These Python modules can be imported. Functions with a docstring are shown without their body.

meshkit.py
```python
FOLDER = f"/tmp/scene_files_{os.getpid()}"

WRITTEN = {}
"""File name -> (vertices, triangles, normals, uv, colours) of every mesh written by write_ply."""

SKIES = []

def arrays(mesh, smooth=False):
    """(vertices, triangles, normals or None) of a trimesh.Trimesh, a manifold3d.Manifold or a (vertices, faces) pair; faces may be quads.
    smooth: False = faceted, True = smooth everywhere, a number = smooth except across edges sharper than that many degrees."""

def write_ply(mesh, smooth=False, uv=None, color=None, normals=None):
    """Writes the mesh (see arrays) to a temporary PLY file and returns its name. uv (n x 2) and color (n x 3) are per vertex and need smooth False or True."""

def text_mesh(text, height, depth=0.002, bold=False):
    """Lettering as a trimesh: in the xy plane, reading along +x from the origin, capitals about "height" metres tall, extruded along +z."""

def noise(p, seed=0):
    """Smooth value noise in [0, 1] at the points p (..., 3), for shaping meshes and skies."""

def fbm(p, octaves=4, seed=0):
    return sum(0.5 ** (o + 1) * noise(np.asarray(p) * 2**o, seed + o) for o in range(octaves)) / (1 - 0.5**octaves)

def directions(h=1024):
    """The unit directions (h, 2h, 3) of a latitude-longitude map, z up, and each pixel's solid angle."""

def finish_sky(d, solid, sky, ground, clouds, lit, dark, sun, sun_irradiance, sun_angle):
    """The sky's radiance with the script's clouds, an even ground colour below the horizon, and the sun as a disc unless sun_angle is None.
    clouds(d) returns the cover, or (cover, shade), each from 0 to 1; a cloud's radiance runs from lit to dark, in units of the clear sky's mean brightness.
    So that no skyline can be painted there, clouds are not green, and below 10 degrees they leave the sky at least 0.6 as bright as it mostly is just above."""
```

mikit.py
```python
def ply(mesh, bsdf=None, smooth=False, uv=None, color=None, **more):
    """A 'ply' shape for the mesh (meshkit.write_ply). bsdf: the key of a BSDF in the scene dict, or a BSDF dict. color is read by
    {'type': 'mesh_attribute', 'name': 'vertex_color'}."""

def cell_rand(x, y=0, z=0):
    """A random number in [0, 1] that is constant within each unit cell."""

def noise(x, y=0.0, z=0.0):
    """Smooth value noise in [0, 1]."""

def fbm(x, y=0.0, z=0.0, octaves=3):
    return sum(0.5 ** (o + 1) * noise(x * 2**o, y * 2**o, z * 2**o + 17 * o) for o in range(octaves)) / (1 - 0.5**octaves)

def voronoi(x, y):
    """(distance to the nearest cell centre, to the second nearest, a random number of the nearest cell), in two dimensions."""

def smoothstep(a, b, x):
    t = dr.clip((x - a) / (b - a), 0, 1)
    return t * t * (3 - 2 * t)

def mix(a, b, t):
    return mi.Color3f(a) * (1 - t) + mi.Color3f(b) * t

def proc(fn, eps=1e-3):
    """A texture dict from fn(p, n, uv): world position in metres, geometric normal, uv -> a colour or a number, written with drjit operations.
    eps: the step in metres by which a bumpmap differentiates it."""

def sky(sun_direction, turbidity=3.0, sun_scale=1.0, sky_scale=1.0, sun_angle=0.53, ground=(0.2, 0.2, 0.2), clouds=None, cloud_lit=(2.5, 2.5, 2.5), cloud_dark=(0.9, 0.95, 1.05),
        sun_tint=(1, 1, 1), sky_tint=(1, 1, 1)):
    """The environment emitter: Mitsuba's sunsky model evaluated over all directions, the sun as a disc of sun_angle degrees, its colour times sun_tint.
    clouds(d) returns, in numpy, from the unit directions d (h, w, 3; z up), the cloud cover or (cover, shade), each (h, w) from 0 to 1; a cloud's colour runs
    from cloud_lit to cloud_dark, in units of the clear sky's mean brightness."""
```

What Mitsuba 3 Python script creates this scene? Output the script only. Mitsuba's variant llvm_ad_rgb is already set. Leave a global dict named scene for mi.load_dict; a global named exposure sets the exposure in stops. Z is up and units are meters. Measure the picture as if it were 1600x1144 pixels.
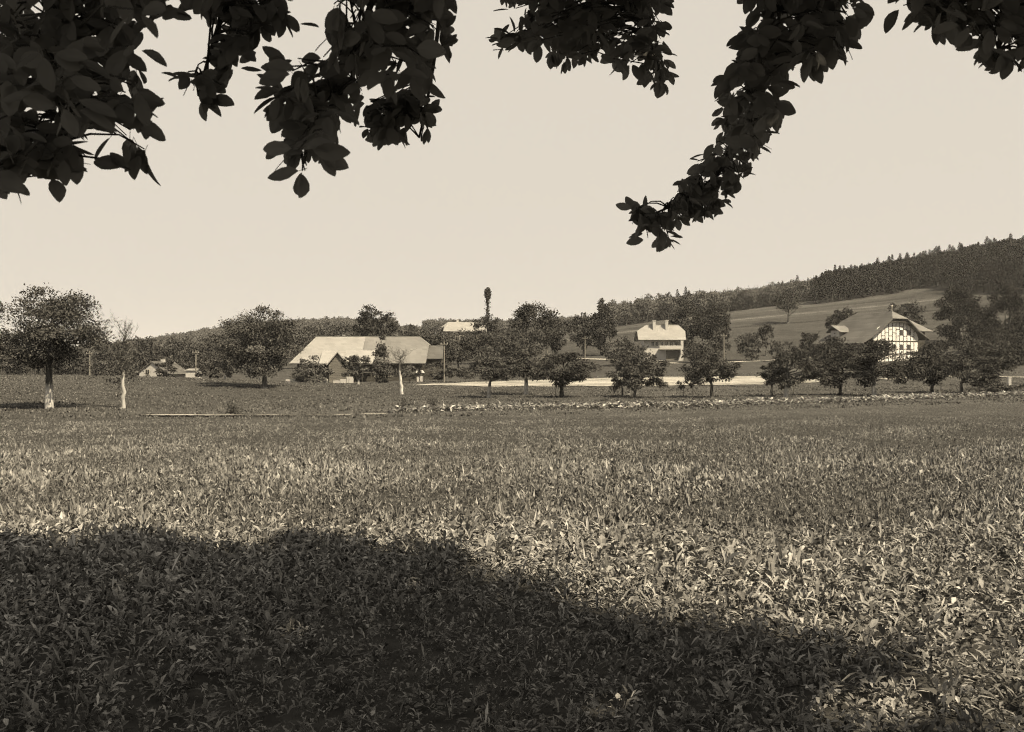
import math
import numpy as np
import trimesh
import shapely
from shapely.geometry import Polygon, Point
from scipy.ndimage import gaussian_filter
from scipy.interpolate import RegularGridInterpolator
import drjit as dr
import mitsuba as mi
import mikit
from mikit import noise, fbm, smoothstep, mix

# ------------------------------------------------------------------ camera, sky, exposure
T = mi.ScalarTransform4f
scene, labels = {}, {}
CAM = np.array([0.0, 0.0, 1.9])
F = 1504.0                                   # focal length in pixels of a 1600 px wide picture
scene['camera'] = {
    'type': 'thinlens', 'fov': math.degrees(2 * math.atan(800 / F)), 'fov_axis': 'x',
    'aperture_radius': 0.0014, 'focus_distance': 45.0,
    'near_clip': 0.05, 'far_clip': 9000.0,
    'to_world': T().look_at(origin=CAM.tolist(), target=[0, 10, 1.9], up=[0, 0, 1]),
    'medium': {'type': 'ref', 'id': 'haze_air'},
}
SUN = np.array([0.60, -0.60, 1.0])


def veil(d):
    # an even, thin, milky cloud veil over the whole sky, a little uneven
    x, y, z = d[..., 0], d[..., 1], d[..., 2]
    s = 0.5 + 0.25 * np.sin(2.1 * x + 1.3 * y + 0.4) + 0.25 * np.sin(3.3 * z - 1.7 * x + 1.0)
    return np.ones(x.shape), np.clip(0.35 * z + 0.2 * s, 0, 1)


exposure = 2.0
scene['sky'] = mikit.sky(SUN, turbidity=3.0, sun_scale=1.6, sky_scale=1.0, sun_tint=(1.0, 1.02, 0.98),
                         ground=(0.12, 0.115, 0.10), clouds=veil,
                         cloud_lit=(2.17, 1.995, 1.72), cloud_dark=(1.88, 1.71, 1.45))
scene['haze_air'] = {'type': 'homogeneous', 'albedo': {'type': 'rgb', 'value': [0.95, 0.94, 0.92]}, 'sigma_t': 0.00013}

rng = np.random.default_rng(7)


# ------------------------------------------------------------------ materials
def rgb(v):
    return {'type': 'rgb', 'value': [v, v * 0.985, v * 0.90] if np.isscalar(v) else list(v)}


VC = {'type': 'mesh_attribute', 'name': 'vertex_color'}
TINT = np.array([1.0, 0.985, 0.935])


def two(b):
    return {'type': 'twosided', 'bsdf': b}


def ground_fn(p, n, uv):
    x, y = p.x, p.y
    g = 0.55 * fbm(x * 0.9, y * 0.9, 0, octaves=4) + 0.45 * fbm(x * 0.13, y * 0.13, 3, octaves=3)
    fine = noise(x * 9, y * 9, 1)
    v = 0.054 + 0.05 * (g - 0.5) + 0.022 * (fine - 0.5)
    # left half of the meadow is a little darker than the right half
    left = smoothstep(-0.6, 0.6, (y - 52) * 0.10 - (x + 22) * 0.20 + 1.5 * (fbm(x * 0.2, y * 0.2, 9) - 0.5)) * smoothstep(150, 120, y)
    v = v * (1 + 0.22 * (1 - left) * smoothstep(45, 55, y) * smoothstep(190, 120, y))
    # strips of the hillside pasture
    q = y - 0.16 * (x - 110)
    hill = smoothstep(225, 250, y)
    strip = 0.93 + 0.30 * smoothstep(352, 356, q) - 0.36 * smoothstep(372, 374, q) + 0.34 * smoothstep(392, 395, q) \
        - 0.42 * smoothstep(329, 331, q) * smoothstep(335, 333, q)
    pale = smoothstep(363, 365, q) * smoothstep(368, 367, q)
    v = dr.select(y > 225, v * (1 - hill + hill * (strip + 0.5 * pale)), v)
    v = v * (1 + hill * (0.7 * (fbm(x * 0.035 + y * 0.01, y * 0.22, 5, octaves=4) - 0.5) + 0.25 * (noise(x * 0.9, y * 0.9, 8) - 0.5)))
    soil = 0.025 + 0.04 * fbm(x * 6, y * 6, 4)
    v = dr.select(y < 45, soil, v)
    return mi.Color3f(v, v * 0.985, v * 0.935)


def roof_fn(lo, hi, course):
    def fn(p, n, uv):
        r = dr.floor(p.z / course)
        t = mikit.cell_rand(r, dr.floor((p.x + 0.7 * p.y) / 0.9 + 3.7 * r), 2)
        b = fbm(p.x * 0.35, p.y * 0.35, p.z * 0.5, octaves=4)
        line = smoothstep(0.16, 0.0, p.z / course - r)
        v = lo + (hi - lo) * (0.35 * t + 0.9 * b) - 0.10 * line * lo
        v = dr.clip(v, 0.05, 0.8)
        return mi.Color3f(v, v * 0.985, v * 0.94)
    return fn


def wall_fn(base):
    def fn(p, n, uv):
        v = base * (0.85 + 0.3 * fbm(p.x * 1.3, p.y * 1.3, p.z * 0.7, octaves=4))
        return mi.Color3f(v, v * 0.985, v * 0.94)
    return fn


def wood_fn(base):
    def fn(p, n, uv):
        v = base * (0.6 + 0.8 * fbm(p.x * 2.2, p.y * 2.2, p.z * 9.0, octaves=3))
        return mi.Color3f(v, v * 0.96, v * 0.86)
    return fn


def road_fn(p, n, uv):
    v = 0.25 + 0.2 * (fbm(p.x * 0.5, p.y * 0.5, 0, octaves=5) - 0.5) + 0.2 * (fbm(p.x * 0.06, p.y * 0.9 - p.x * 0.05, 2, octaves=4) - 0.5) + 0.08 * (noise(p.x * 4, p.y * 4) - 0.5)
    return mi.Color3f(v, v * 0.97, v * 0.88)


def path_fn(p, n, uv):
    v = 0.27 + 0.3 * (fbm(p.x * 0.7, p.y * 2.5, 0, octaves=4) - 0.5) + 0.1 * (noise(p.x * 5, p.y * 5) - 0.5)
    v = dr.select(fbm(p.x * 0.75, p.y * 1.4, 7, octaves=4) > 0.52, 0.09, v)
    return mi.Color3f(v, v * 0.97, v * 0.88)


scene['mat_ground'] = two({'type': 'diffuse', 'reflectance': mikit.proc(ground_fn)})
scene['mat_leaf'] = two({'type': 'diffuse', 'reflectance': VC})
scene['mat_crop'] = two({'type': 'principled', 'base_color': VC, 'roughness': 0.6, 'specular': 0.15})
scene['mat_bough_leaf'] = {'type': 'principledthin', 'base_color': VC, 'roughness': 0.45, 'diff_trans': 1.0, 'eta': 1.4}
scene['mat_bark'] = two({'type': 'diffuse', 'reflectance': VC})
scene['mat_roof_pale'] = two({'type': 'diffuse', 'reflectance': mikit.proc(roof_fn(0.185, 0.275, 0.30))})
scene['mat_roof_sunlit'] = two({'type': 'diffuse', 'reflectance': mikit.proc(roof_fn(0.225, 0.30, 0.30))})  # pale roof raised in tone: stronger sun on the flatter pitch, painted in
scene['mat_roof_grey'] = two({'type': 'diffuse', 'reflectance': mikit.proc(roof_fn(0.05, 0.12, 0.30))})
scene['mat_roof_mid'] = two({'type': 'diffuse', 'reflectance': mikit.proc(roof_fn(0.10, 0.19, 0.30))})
scene['mat_plaster'] = two({'type': 'diffuse', 'reflectance': mikit.proc(wall_fn(0.38))})
scene['mat_limewash'] = two({'type': 'diffuse', 'reflectance': mikit.proc(wall_fn(0.56))})
scene['mat_wood'] = two({'type': 'diffuse', 'reflectance': mikit.proc(wood_fn(0.055))})
scene['mat_board'] = two({'type': 'diffuse', 'reflectance': mikit.proc(wood_fn(0.13))})
scene['mat_pale_wood'] = two({'type': 'diffuse', 'reflectance': mikit.proc(wood_fn(0.38))})
scene['mat_glass'] = {'type': 'principled', 'base_color': rgb(0.03), 'roughness': 0.12, 'specular': 0.6}
scene['mat_road'] = two({'type': 'diffuse', 'reflectance': mikit.proc(road_fn)})


# ------------------------------------------------------------------ keys and labels
_count = {}


def numbered(name):
    k = _count.get(name, -1) + 1
    _count[name] = k
    return name if k == 0 else f'{name}_{k:03d}'


GROUPS = {'orchard_tree': 'orchard trees in a row beyond the field', 'village_tree': 'trees among and behind the farmhouses', 'hedge_tree': 'trees behind the meadow and the barn',
          'lane_tree': 'trees along the track below the pasture', 'farm_tree': 'dark trees around the half timbered house', 'bush': 'bushes near the houses', 'utility_pole': 'wooden poles of the overhead line',
          'sapling': 'young saplings before the road', 'stake': 'stakes beside young trees', 'stone_post': 'white stone posts', 'garden_wall': 'pale garden walls before the barn', 'weed': 'weed tufts at the field edge',
          'garden_tree': 'garden trees in front of the barn', 'pasture_tree': 'single trees on the pasture'}


def thing(name, label, cat, group=None):
    key = numbered(name)
    group = group or GROUPS.get(name)
    labels[key] = {'label': label, 'category': cat}
    if group:
        labels[key]['group'] = group
    return key


def part(parent, name, mesh, mat, smooth=False, color=None, label=None, kind=None, **more):
    key = numbered(parent + '__' + name)
    scene[key] = mikit.ply(mesh, mat, smooth=smooth, color=color, **more)
    if label or kind:
        labels[key] = {}
        if label:
            labels[key]['label'] = label
        if kind:
            labels[key]['kind'] = kind
    return key


def setting(name, mesh, mat, smooth=False, color=None, kind='structure', label=None, cat=None):
    key = numbered(name)
    scene[key] = mikit.ply(mesh, mat, smooth=smooth, color=color)
    labels[key] = {'kind': kind}
    labels[key]['label'] = label or name
    if cat:
        labels[key]['category'] = cat
    return key


# ------------------------------------------------------------------ terrain
COLS = np.array([-500, 0, 200, 400, 600, 800, 1000, 1200, 1400, 1600, 2000])
ROWS = {
    -60: [0.0] * 11, 3: [0.0] * 11, 15: [-0.05] * 11,
    45: [-.55, -.55, -.55, -.55, -.55, -.55, -.54, -.52, -.50, -.48, -.45],
    55: [-.60, -.62, -.62, -.66, -.68, -.68, -.66, -.62, -.56, -.50, -.45],
    66: [-.45, -.45, -.55, -1.0, -.80, -.80, -.78, -.72, -.60, -.45, -.40],
    80: [0, 0, -.30, -1.15, -.90, -.95, -.95, -.88, -.75, -.50, -.40],
    90: [.2, .2, -.1, -1.2, -.90, -1.02, -1.02, -.92, -.82, -.60, -.50],
    104: [.55, .55, .55, -.1, -.85, -.95, -.95, -.75, -.65, -.45, -.35],
    120: [.8, .8, .75, .1, -.75, -.80, -.75, -.50, -.35, -.20, -.10],
    132: [.4, .4, .4, -.25, -.78, -.0, .40, .75, .7, .6, .6],
    155: [-.4, -.4, -.4, -.75, -.85, .1, .75, 1.2, 1.4, 1.5, 1.6],
    185: [-.8, -.8, -.8, -.4, 0, 1.0, 1.9, 2.3, 2.9, 3.2, 3.4],
    210: [-.7, -.7, -.7, .0, .6, 1.9, 3.16, 3.5, 4.2, 4.6, 5],
    280: [-1, -1, -1, 1, 3, 5, 8.4, 10.5, 12.5, 14, 15],
    330: [-1, -1, -1, 3, 5, 7.5, 13, 16, 19, 22, 25],
    390: [-1, -1, -.5, 5, 8, 11, 18.5, 24, 28, 35, 40],
    430: [0, 0, 0, 7, 10, 12, 22, 28, 36, 48, 54],
    560: [0, 1, 3, 16, 17, 16, 26, 34, 50, 64, 70],
    700: [1, 3, 9, 28, 27, 24, 30, 43, 50, 60, 62],
    900: [1, 3, 8, 25, 26, 23, 26, 38, 42, 52, 52],
    1300: [0, 2, 6, 10, 12, 10, 15, 25, 28, 28, 28],
    3600: [0] * 11,
}
_y = np.array(list(ROWS.keys()), float)
_z = np.array(list(ROWS.values()))


def _s(y):
    return np.log(np.maximum(y, -60) + 75.0)


_sg = np.linspace(_s(_y[0]), _s(_y[-1]), 500)
_ug = np.linspace(-0.95, 0.85, 181)
_tab = RegularGridInterpolator((_s(_y), (COLS - 800) / F), _z, bounds_error=False, fill_value=None)
_U, _S = np.meshgrid(np.clip(_ug, (COLS[0] - 800) / F, (COLS[-1] - 800) / F), _sg)
_H = _tab(np.stack([_S, _U], -1))
_H = gaussian_filter(_H, (2.0, 5.0), mode='nearest')
_gi = RegularGridInterpolator((_sg, _ug), _H, bounds_error=False, fill_value=None)


def ground(x, y):
    x, y = np.asarray(x, float), np.asarray(y, float)
    u = np.clip(x / np.maximum(y, 20.0), -0.95, 0.85)
    s = np.clip(_s(y), _sg[0], _sg[-1])
    z = _gi(np.stack(np.broadcast_arrays(s, u), -1))
    bump = 0.05 * np.sin(x * 0.31 + 0.7 * np.sin(y * 0.11)) * np.sin(y * 0.23 + 0.5) + 0.03 * np.sin(x * 0.9 + y * 0.53)
    return z + bump * np.clip((y - 40) / 30, 0, 1)


def X(px, d):
    return (px - 800.0) * d / F


def Z(py, d):
    return CAM[2] - (py - 572.0) * d / F


def at(px, d):
    x = X(px, d)
    return np.array([x, d, float(ground(x, d))])


def hit(px, py, d0=4.0, d1=900.0):
    """The nearest point of the ground seen in that direction."""
    d = np.geomspace(d0, d1, 6000)
    gap = Z(py, d) - ground(X(px, d), d)
    i = int(np.argmax(gap < 0)) if (gap < 0).any() else len(d) - 1
    return at(px, d[i])


rows = np.concatenate([np.linspace(-60, 2, 24)[:-1], np.geomspace(2, 45, 90)[:-1], np.geomspace(45, 300, 190)[:-1], np.geomspace(300, 3500, 110)])
us = np.sign(np.linspace(-1, 1, 231)) * np.abs(np.linspace(-1, 1, 231)) ** 1.25 * 1.5
gu, gy = np.meshgrid(us, rows)
gx = gu * np.maximum(gy, 20.0)
gv = np.stack([gx, gy, ground(gx, gy)], -1).reshape(-1, 3)
nr, nc = gu.shape
i, j = np.meshgrid(np.arange(nr - 1), np.arange(nc - 1), indexing='ij')
a = i * nc + j
gf = np.concatenate([np.stack([a, a + 1, a + nc + 1], -1).reshape(-1, 3), np.stack([a, a + nc + 1, a + nc], -1).reshape(-1, 3)])
setting('ground', (gv, gf), 'mat_ground', smooth=True, label='rolling meadow, field soil and pasture hillside')


def ribbon(near, far, n=120, lift=0.05, across=8):
    """A sheet draped on the ground between two polylines of points (x, y)."""
    def resample(p):
        p = np.asarray(p, float)
        s = np.r_[0, np.cumsum(np.linalg.norm(np.diff(p, axis=0), axis=1))]
        t = np.linspace(0, s[-1], n)
        return np.stack([np.interp(t, s, p[:, k]) for k in (0, 1)], -1)
    A, B = resample(near), resample(far)
    w = np.linspace(0, 1, across)[None, :, None]
    wob = np.random.default_rng(3).normal(0, 0.12, (n, across, 2)) * np.array([1, 1])
    g = A[:, None] * (1 - w) + B[:, None] * w + wob * ((w == 0) | (w == 1))
    v = np.concatenate([g, (ground(g[..., 0], g[..., 1]) + lift)[..., None]], -1).reshape(-1, 3)
    i, j = np.meshgrid(np.arange(n - 1), np.arange(across - 1), indexing='ij')
    a = i * across + j
    f = np.concatenate([np.stack([a, a + across, a + across + 1], -1).reshape(-1, 3), np.stack([a, a + across + 1, a + 1], -1).reshape(-1, 3)])
    return v, f


def hits(pts):
    return [hit(*p)[:2] for p in pts]


def centre_line(pts, width):
    c = np.array([at(px, d)[:2] for px, d in pts])
    t = np.gradient(c, axis=0)
    t /= np.linalg.norm(t, axis=1, keepdims=True)
    nrm = np.stack([-t[:, 1], t[:, 0]], -1)
    return c - nrm * width / 2, c + nrm * width / 2


setting('road', ribbon([at(px, d)[:2] for px, d in [(640, 126), (700, 123), (780, 120), (900, 120), (1000, 120), (1100, 119), (1200, 119), (1262, 121), (1300, 124)]],
                       [at(px, d)[:2] for px, d in [(640, 127), (700, 129), (780, 132), (900, 133), (1000, 133), (1100, 132), (1200, 131), (1262, 130), (1300, 127)]], n=200, lift=0.05), 'mat_road', label='pale gravel road')
A_, B_ = centre_line([(1380, 125.5), (1420, 128), (1480, 130), (1540, 130), (1600, 129), (1700, 128)], 1.5)
setting('lane', ribbon(A_, B_, lift=0.06), 'mat_road', label='pale lane in front of the orchard at the right')
A_, B_ = centre_line([(850, 240), (930, 222), (1000, 204), (1060, 194), (1130, 193), (1200, 198), (1250, 207), (1290, 214)], 2.6)
setting('track', ribbon(A_, B_, lift=0.06), 'mat_road', label='narrow pale track past the white house')
_pieces = []
for _pts, _w in (([(226, 47.3), (250, 47.1), (280, 47.5), (330, 47.3), (384, 47.8)], .95), ([(396, 47.6), (420, 47.5), (462, 48.0)], .6), ([(478, 48.0), (520, 47.8), (548, 48.1)], .45), ([(566, 48.3), (604, 48.1)], .4)):
    A_, B_ = centre_line(_pts, _w)
    _pieces.append(ribbon(A_, B_, lift=0.09, n=60))
scene['mat_path'] = two({'type': 'diffuse', 'reflectance': mikit.proc(path_fn)})
setting('path', (np.vstack([q[0] for q in _pieces]), np.vstack([q[1] + k * len(_pieces[0][0]) for k, q in enumerate(_pieces)])), 'mat_path', label='bare pale footpath along the field edge')


# ------------------------------------------------------------------ leaf and tube builders
def unit(v):
    return v / np.maximum(np.linalg.norm(v, axis=-1, keepdims=True), 1e-9)


def cards(P, D, Nn, L, W, fold=0.25):
    """Leaf shaped rhombs of two triangles folded along the midrib. P base points, D directions, Nn face normals."""
    D = unit(D)
    S = unit(np.cross(D, Nn))
    Nn = np.cross(S, D)
    L, W = np.broadcast_to(L, len(P))[:, None], np.broadcast_to(W, len(P))[:, None]
    m = P + D * L * 0.45
    v = np.stack([P, m + S * W / 2 + Nn * W * fold, P + D * L, m - S * W / 2 + Nn * W * fold], 1)
    k = np.arange(len(P))[:, None] * 4
    f = np.concatenate([k + np.array([0, 1, 2]), k + np.array([0, 2, 3])])
    return v.reshape(-1, 3), f


def blades(P, D, L, W, droop, side, st=(0, .22, .5, .78, 1.0), prof=(.25, .8, 1.0, .68, 0.03)):
    """Curved leaves of several stations, arching over towards the ground."""
    D = unit(D)
    H = unit(D * np.array([1, 1, 0]) + 1e-6)
    S = unit(np.cross(D, side))
    n = len(P)
    L, W, droop = (np.broadcast_to(q, n)[:, None] for q in (L, W, droop))
    vs = []
    for s, w in zip(st, prof):
        c = P + D * L * s + (H * 0.35 - np.array([0, 0, 1.0])) * L * droop * s * s
        off = np.array([0, 0, 0.18]) * W * w
        vs += [c + S * W * w / 2 + off, c, c - S * W * w / 2 + off]
    v = np.stack(vs, 1)
    m = len(st)
    tri = []
    for q in range(m - 1):
        b = 3 * q
        for e in (0, 1):
            tri += [[b + e, b + e + 1, b + e + 4], [b + e, b + e + 4, b + e + 3]]
    f = (np.arange(n)[:, None, None] * 3 * m + np.array(tri)[None]).reshape(-1, 3)
    return v.reshape(-1, 3), f


def tube(pts, rad, sides=6):
    p = np.asarray(pts, float)
    t = unit(np.gradient(p, axis=0))
    ref = np.where(np.abs(t[:, 2:]) < 0.9, [[0, 0, 1.0]], [[1.0, 0, 0]])
    a = unit(np.cross(t, ref))
    b = np.cross(t, a)
    g = np.arange(sides) * 2 * np.pi / sides
    r = np.broadcast_to(rad, len(p))[:, None, None]
    v = p[:, None] + r * (np.cos(g)[None, :, None] * a[:, None] + np.sin(g)[None, :, None] * b[:, None])
    i, j = np.meshgrid(np.arange(len(p) - 1), np.arange(sides), indexing='ij')
    q = np.stack([i * sides + j, i * sides + (j + 1) % sides, (i + 1) * sides + (j + 1) % sides, (i + 1) * sides + j], -1).reshape(-1, 4)
    return v.reshape(-1, 3), np.vstack([q[:, [0, 1, 2]], q[:, [0, 2, 3]]])


def join(ms):
    vs, fs, n = [], [], 0
    for v, f in ms:
        vs.append(v)
        fs.append(np.asarray(f) + n)
        n += len(v)
    return np.vstack(vs), np.vstack(fs)


def curve(p0, p1, bend, n=7, r=None, wob=0.02):
    t = np.linspace(0, 1, n)[:, None]
    return p0 * (1 - t) + p1 * t + np.sin(np.pi * t) * bend + (0 if r is None else r.normal(0, wob, (n, 3)) * np.linalg.norm(p1 - p0) * np.sin(np.pi * t))


def grey(v):
    return np.asarray(v)[:, None] * TINT


# ------------------------------------------------------------------ trees
def tree(name, cat, label, px, d, box, tr=0.12, fork=None, tone=0.075, dens=7.0, leaf=None, white=0.0, lean=0.0, flat=0.55, cl=None, seed=None,
         group=None, depth_scale=1.0, shape='round', trunk_tone=0.10, stems=1, gaps=0.0):
    """box: the crown's extent (x0, x1, y0, y1) as the picture's pixels measure it at that distance, turned into metres here."""
    r = np.random.default_rng(abs(hash_(name, px, d)) if seed is None else seed)
    key = thing(name, label, cat, group)
    x0, x1, y0, y1 = box
    base = at(px, d)
    c = np.array([X((x0 + x1) / 2, d), d, (Z(y0, d) + Z(y1, d)) / 2])
    rx, rz = (x1 - x0) / 2 * d / F, (y1 - y0) / 2 * d / F
    ry = rx * depth_scale
    rx, ry, rz = rx * 1.12, ry * 1.12, rz * 1.03
    R = np.array([rx, ry, rz])
    leaf = leaf or min(0.45, max(0.12, d * 0.0019))
    ncl = cl or int(np.clip(34 * (rx * rz) / 5, 22, 80))
    # clumps spread through the crown, most of them near its skin
    q = unit(r.normal(size=(ncl * 3, 3)))
    rad = r.uniform(0.12, 1, ncl * 3) ** 0.45
    q = q * rad[:, None]
    if shape == 'cone':
        k = (1 - (q[:, 2] + 1) / 2) ** 0.8
        q[:, :2] *= (0.10 + 0.95 * k)[:, None]
    elif shape == 'dome':
        q[:, 2] = np.where(q[:, 2] < 0, q[:, 2] * 0.75, q[:, 2])
    elif shape == 'vase':
        k = 0.45 + 0.55 * np.clip((q[:, 2] + 1) / 1.1, 0, 1)
        q[:, :2] *= k[:, None]
    q = q[:ncl]
    csize = r.uniform(0.17, 0.31, ncl) * (0.9 if shape != 'cone' else 0.7)
    q *= (1 - 0.5 * csize)[:, None]
    cen = c + q * R
    area = math.pi * rx * rz
    nl = int(1.2 * dens * area / leaf ** 2)
    which = r.integers(0, ncl, nl)
    if gaps:
        which = which[r.random(nl) > gaps]
        nl = len(which)
    loc = unit(r.normal(size=(nl, 3))) * (r.uniform(0, 1, nl) ** 0.5)[:, None]
    spread = csize[which][:, None] * np.array([1.15, 1.15, flat * 1.3]) * np.array([max(rx, rz * .7), max(ry, rz * .7), rz])
    P = cen[which] + loc * spread
    # stray sprigs that break the outline
    st = r.random(nl) < 0.14
    P[st] += unit(P[st] - c) * r.uniform(0, 0.13, st.sum())[:, None] * R
    D = unit(unit(P - c) * 0.8 + r.normal(0, 0.6, (nl, 3)) - np.array([0, 0, 0.15]))
    Nn = unit(np.array([0, 0, 1.0]) + unit(P - c) * .5 + r.normal(0, 0.42, (nl, 3)))
    L = leaf * r.uniform(0.8, 1.7, nl)
    v, f = cards(P, D, Nn, L, L * 0.62)
    tonec = r.uniform(0.7, 1.3, ncl)
    col = np.repeat(np.clip(0.98 * tone * tonec[which] * r.lognormal(0, 0.16, nl), 0.02, 0.3), 4)
    # trunk and limbs
    fz = fork if fork is not None else Z(y1, d) - base[2] + 0.25 * rz
    fz = max(fz, 0.15 * (c[2] - base[2]))
    ms, tones = [], []
    for sidx in range(stems):
        off = (sidx - (stems - 1) / 2) * tr * 2.6
        top = base + np.array([lean * fz + off, 0, fz])
        pts = curve(base - np.array([-off, 0, 0.25]), top, np.array([r.normal(0, 0.03) * fz, 0, 0]), 9, r, 0.006)
        rr = np.linspace(tr * 1.25, tr * 0.8, 9)
        rr[0:2] *= 1.12
        ms.append(tube(pts, rr, 8))
        zz = ms[-1][0][:, 2] - base[2]
        tones.append(np.where(zz < white * r.uniform(.75, 1.05, len(zz)), 0.40, trunk_tone) * r.uniform(0.6, 1.2, len(zz)))
        spine_top = np.array([c[0] * 0.75 + top[0] * 0.25, c[1], c[2] + 0.55 * rz])
        if spine_top[2] > top[2] + 0.2:
            ms.append(tube(curve(top, spine_top, np.array([r.normal(0, .1) * rx, 0, 0]), 7, r), np.linspace(tr * 0.8, tr * 0.15, 7), 6))
            tones.append(np.full(len(ms[-1][0]), trunk_tone))
        for kk in r.permutation(ncl)[:min(ncl, 16)]:
            s = r.uniform(0, 0.6)
            st0 = top * (1 - s) + spine_top * s
            ms.append(tube(curve(st0, cen[kk], np.array([0, 0, -0.06 * rz]), 6, r), np.linspace(tr * 0.42, tr * 0.08, 6), 5))
            tones.append(np.full(len(ms[-1][0]), trunk_tone))
    part(key, 'trunk', join(ms), 'mat_bark', smooth=True, color=grey(np.concatenate(tones)))
    part(key, 'crown', (v, f), 'mat_leaf', color=grey(col))
    return key


def hash_(name, px, d):
    return int(sum(ord(ch) * (k + 3) for k, ch in enumerate(name)) * 131 + px * 17 + d * 7)


def bush(name, label, px, d, box, tone=0.075, cat='bush', **kw):
    return tree(name, cat, label, px, d, box, tr=0.05, fork=0.15, tone=tone, cl=kw.pop('cl', 22), **kw)


OR = 'fruit trees of the orchard beyond the field'
# ---- the meadow at the left
tree('fruit_tree', 'tree', 'large spreading tree at the far left of the meadow, its trunk whitewashed at the foot', 78, 57, (-16, 160, 450, 590), tr=0.2, white=1.35, fork=3.3,
     dens=8.0, tone=0.072, leaf=0.12, cl=110, seed=4, gaps=.02, shape='dome', trunk_tone=0.06)
tree('round_tree', 'tree', 'big round leafy tree alone on the meadow with a dark shadow at its left', 413, 100, (347, 469, 477, 590), tr=0.26, fork=1.4, dens=9.5, tone=0.09, leaf=0.17, cl=95)


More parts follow.
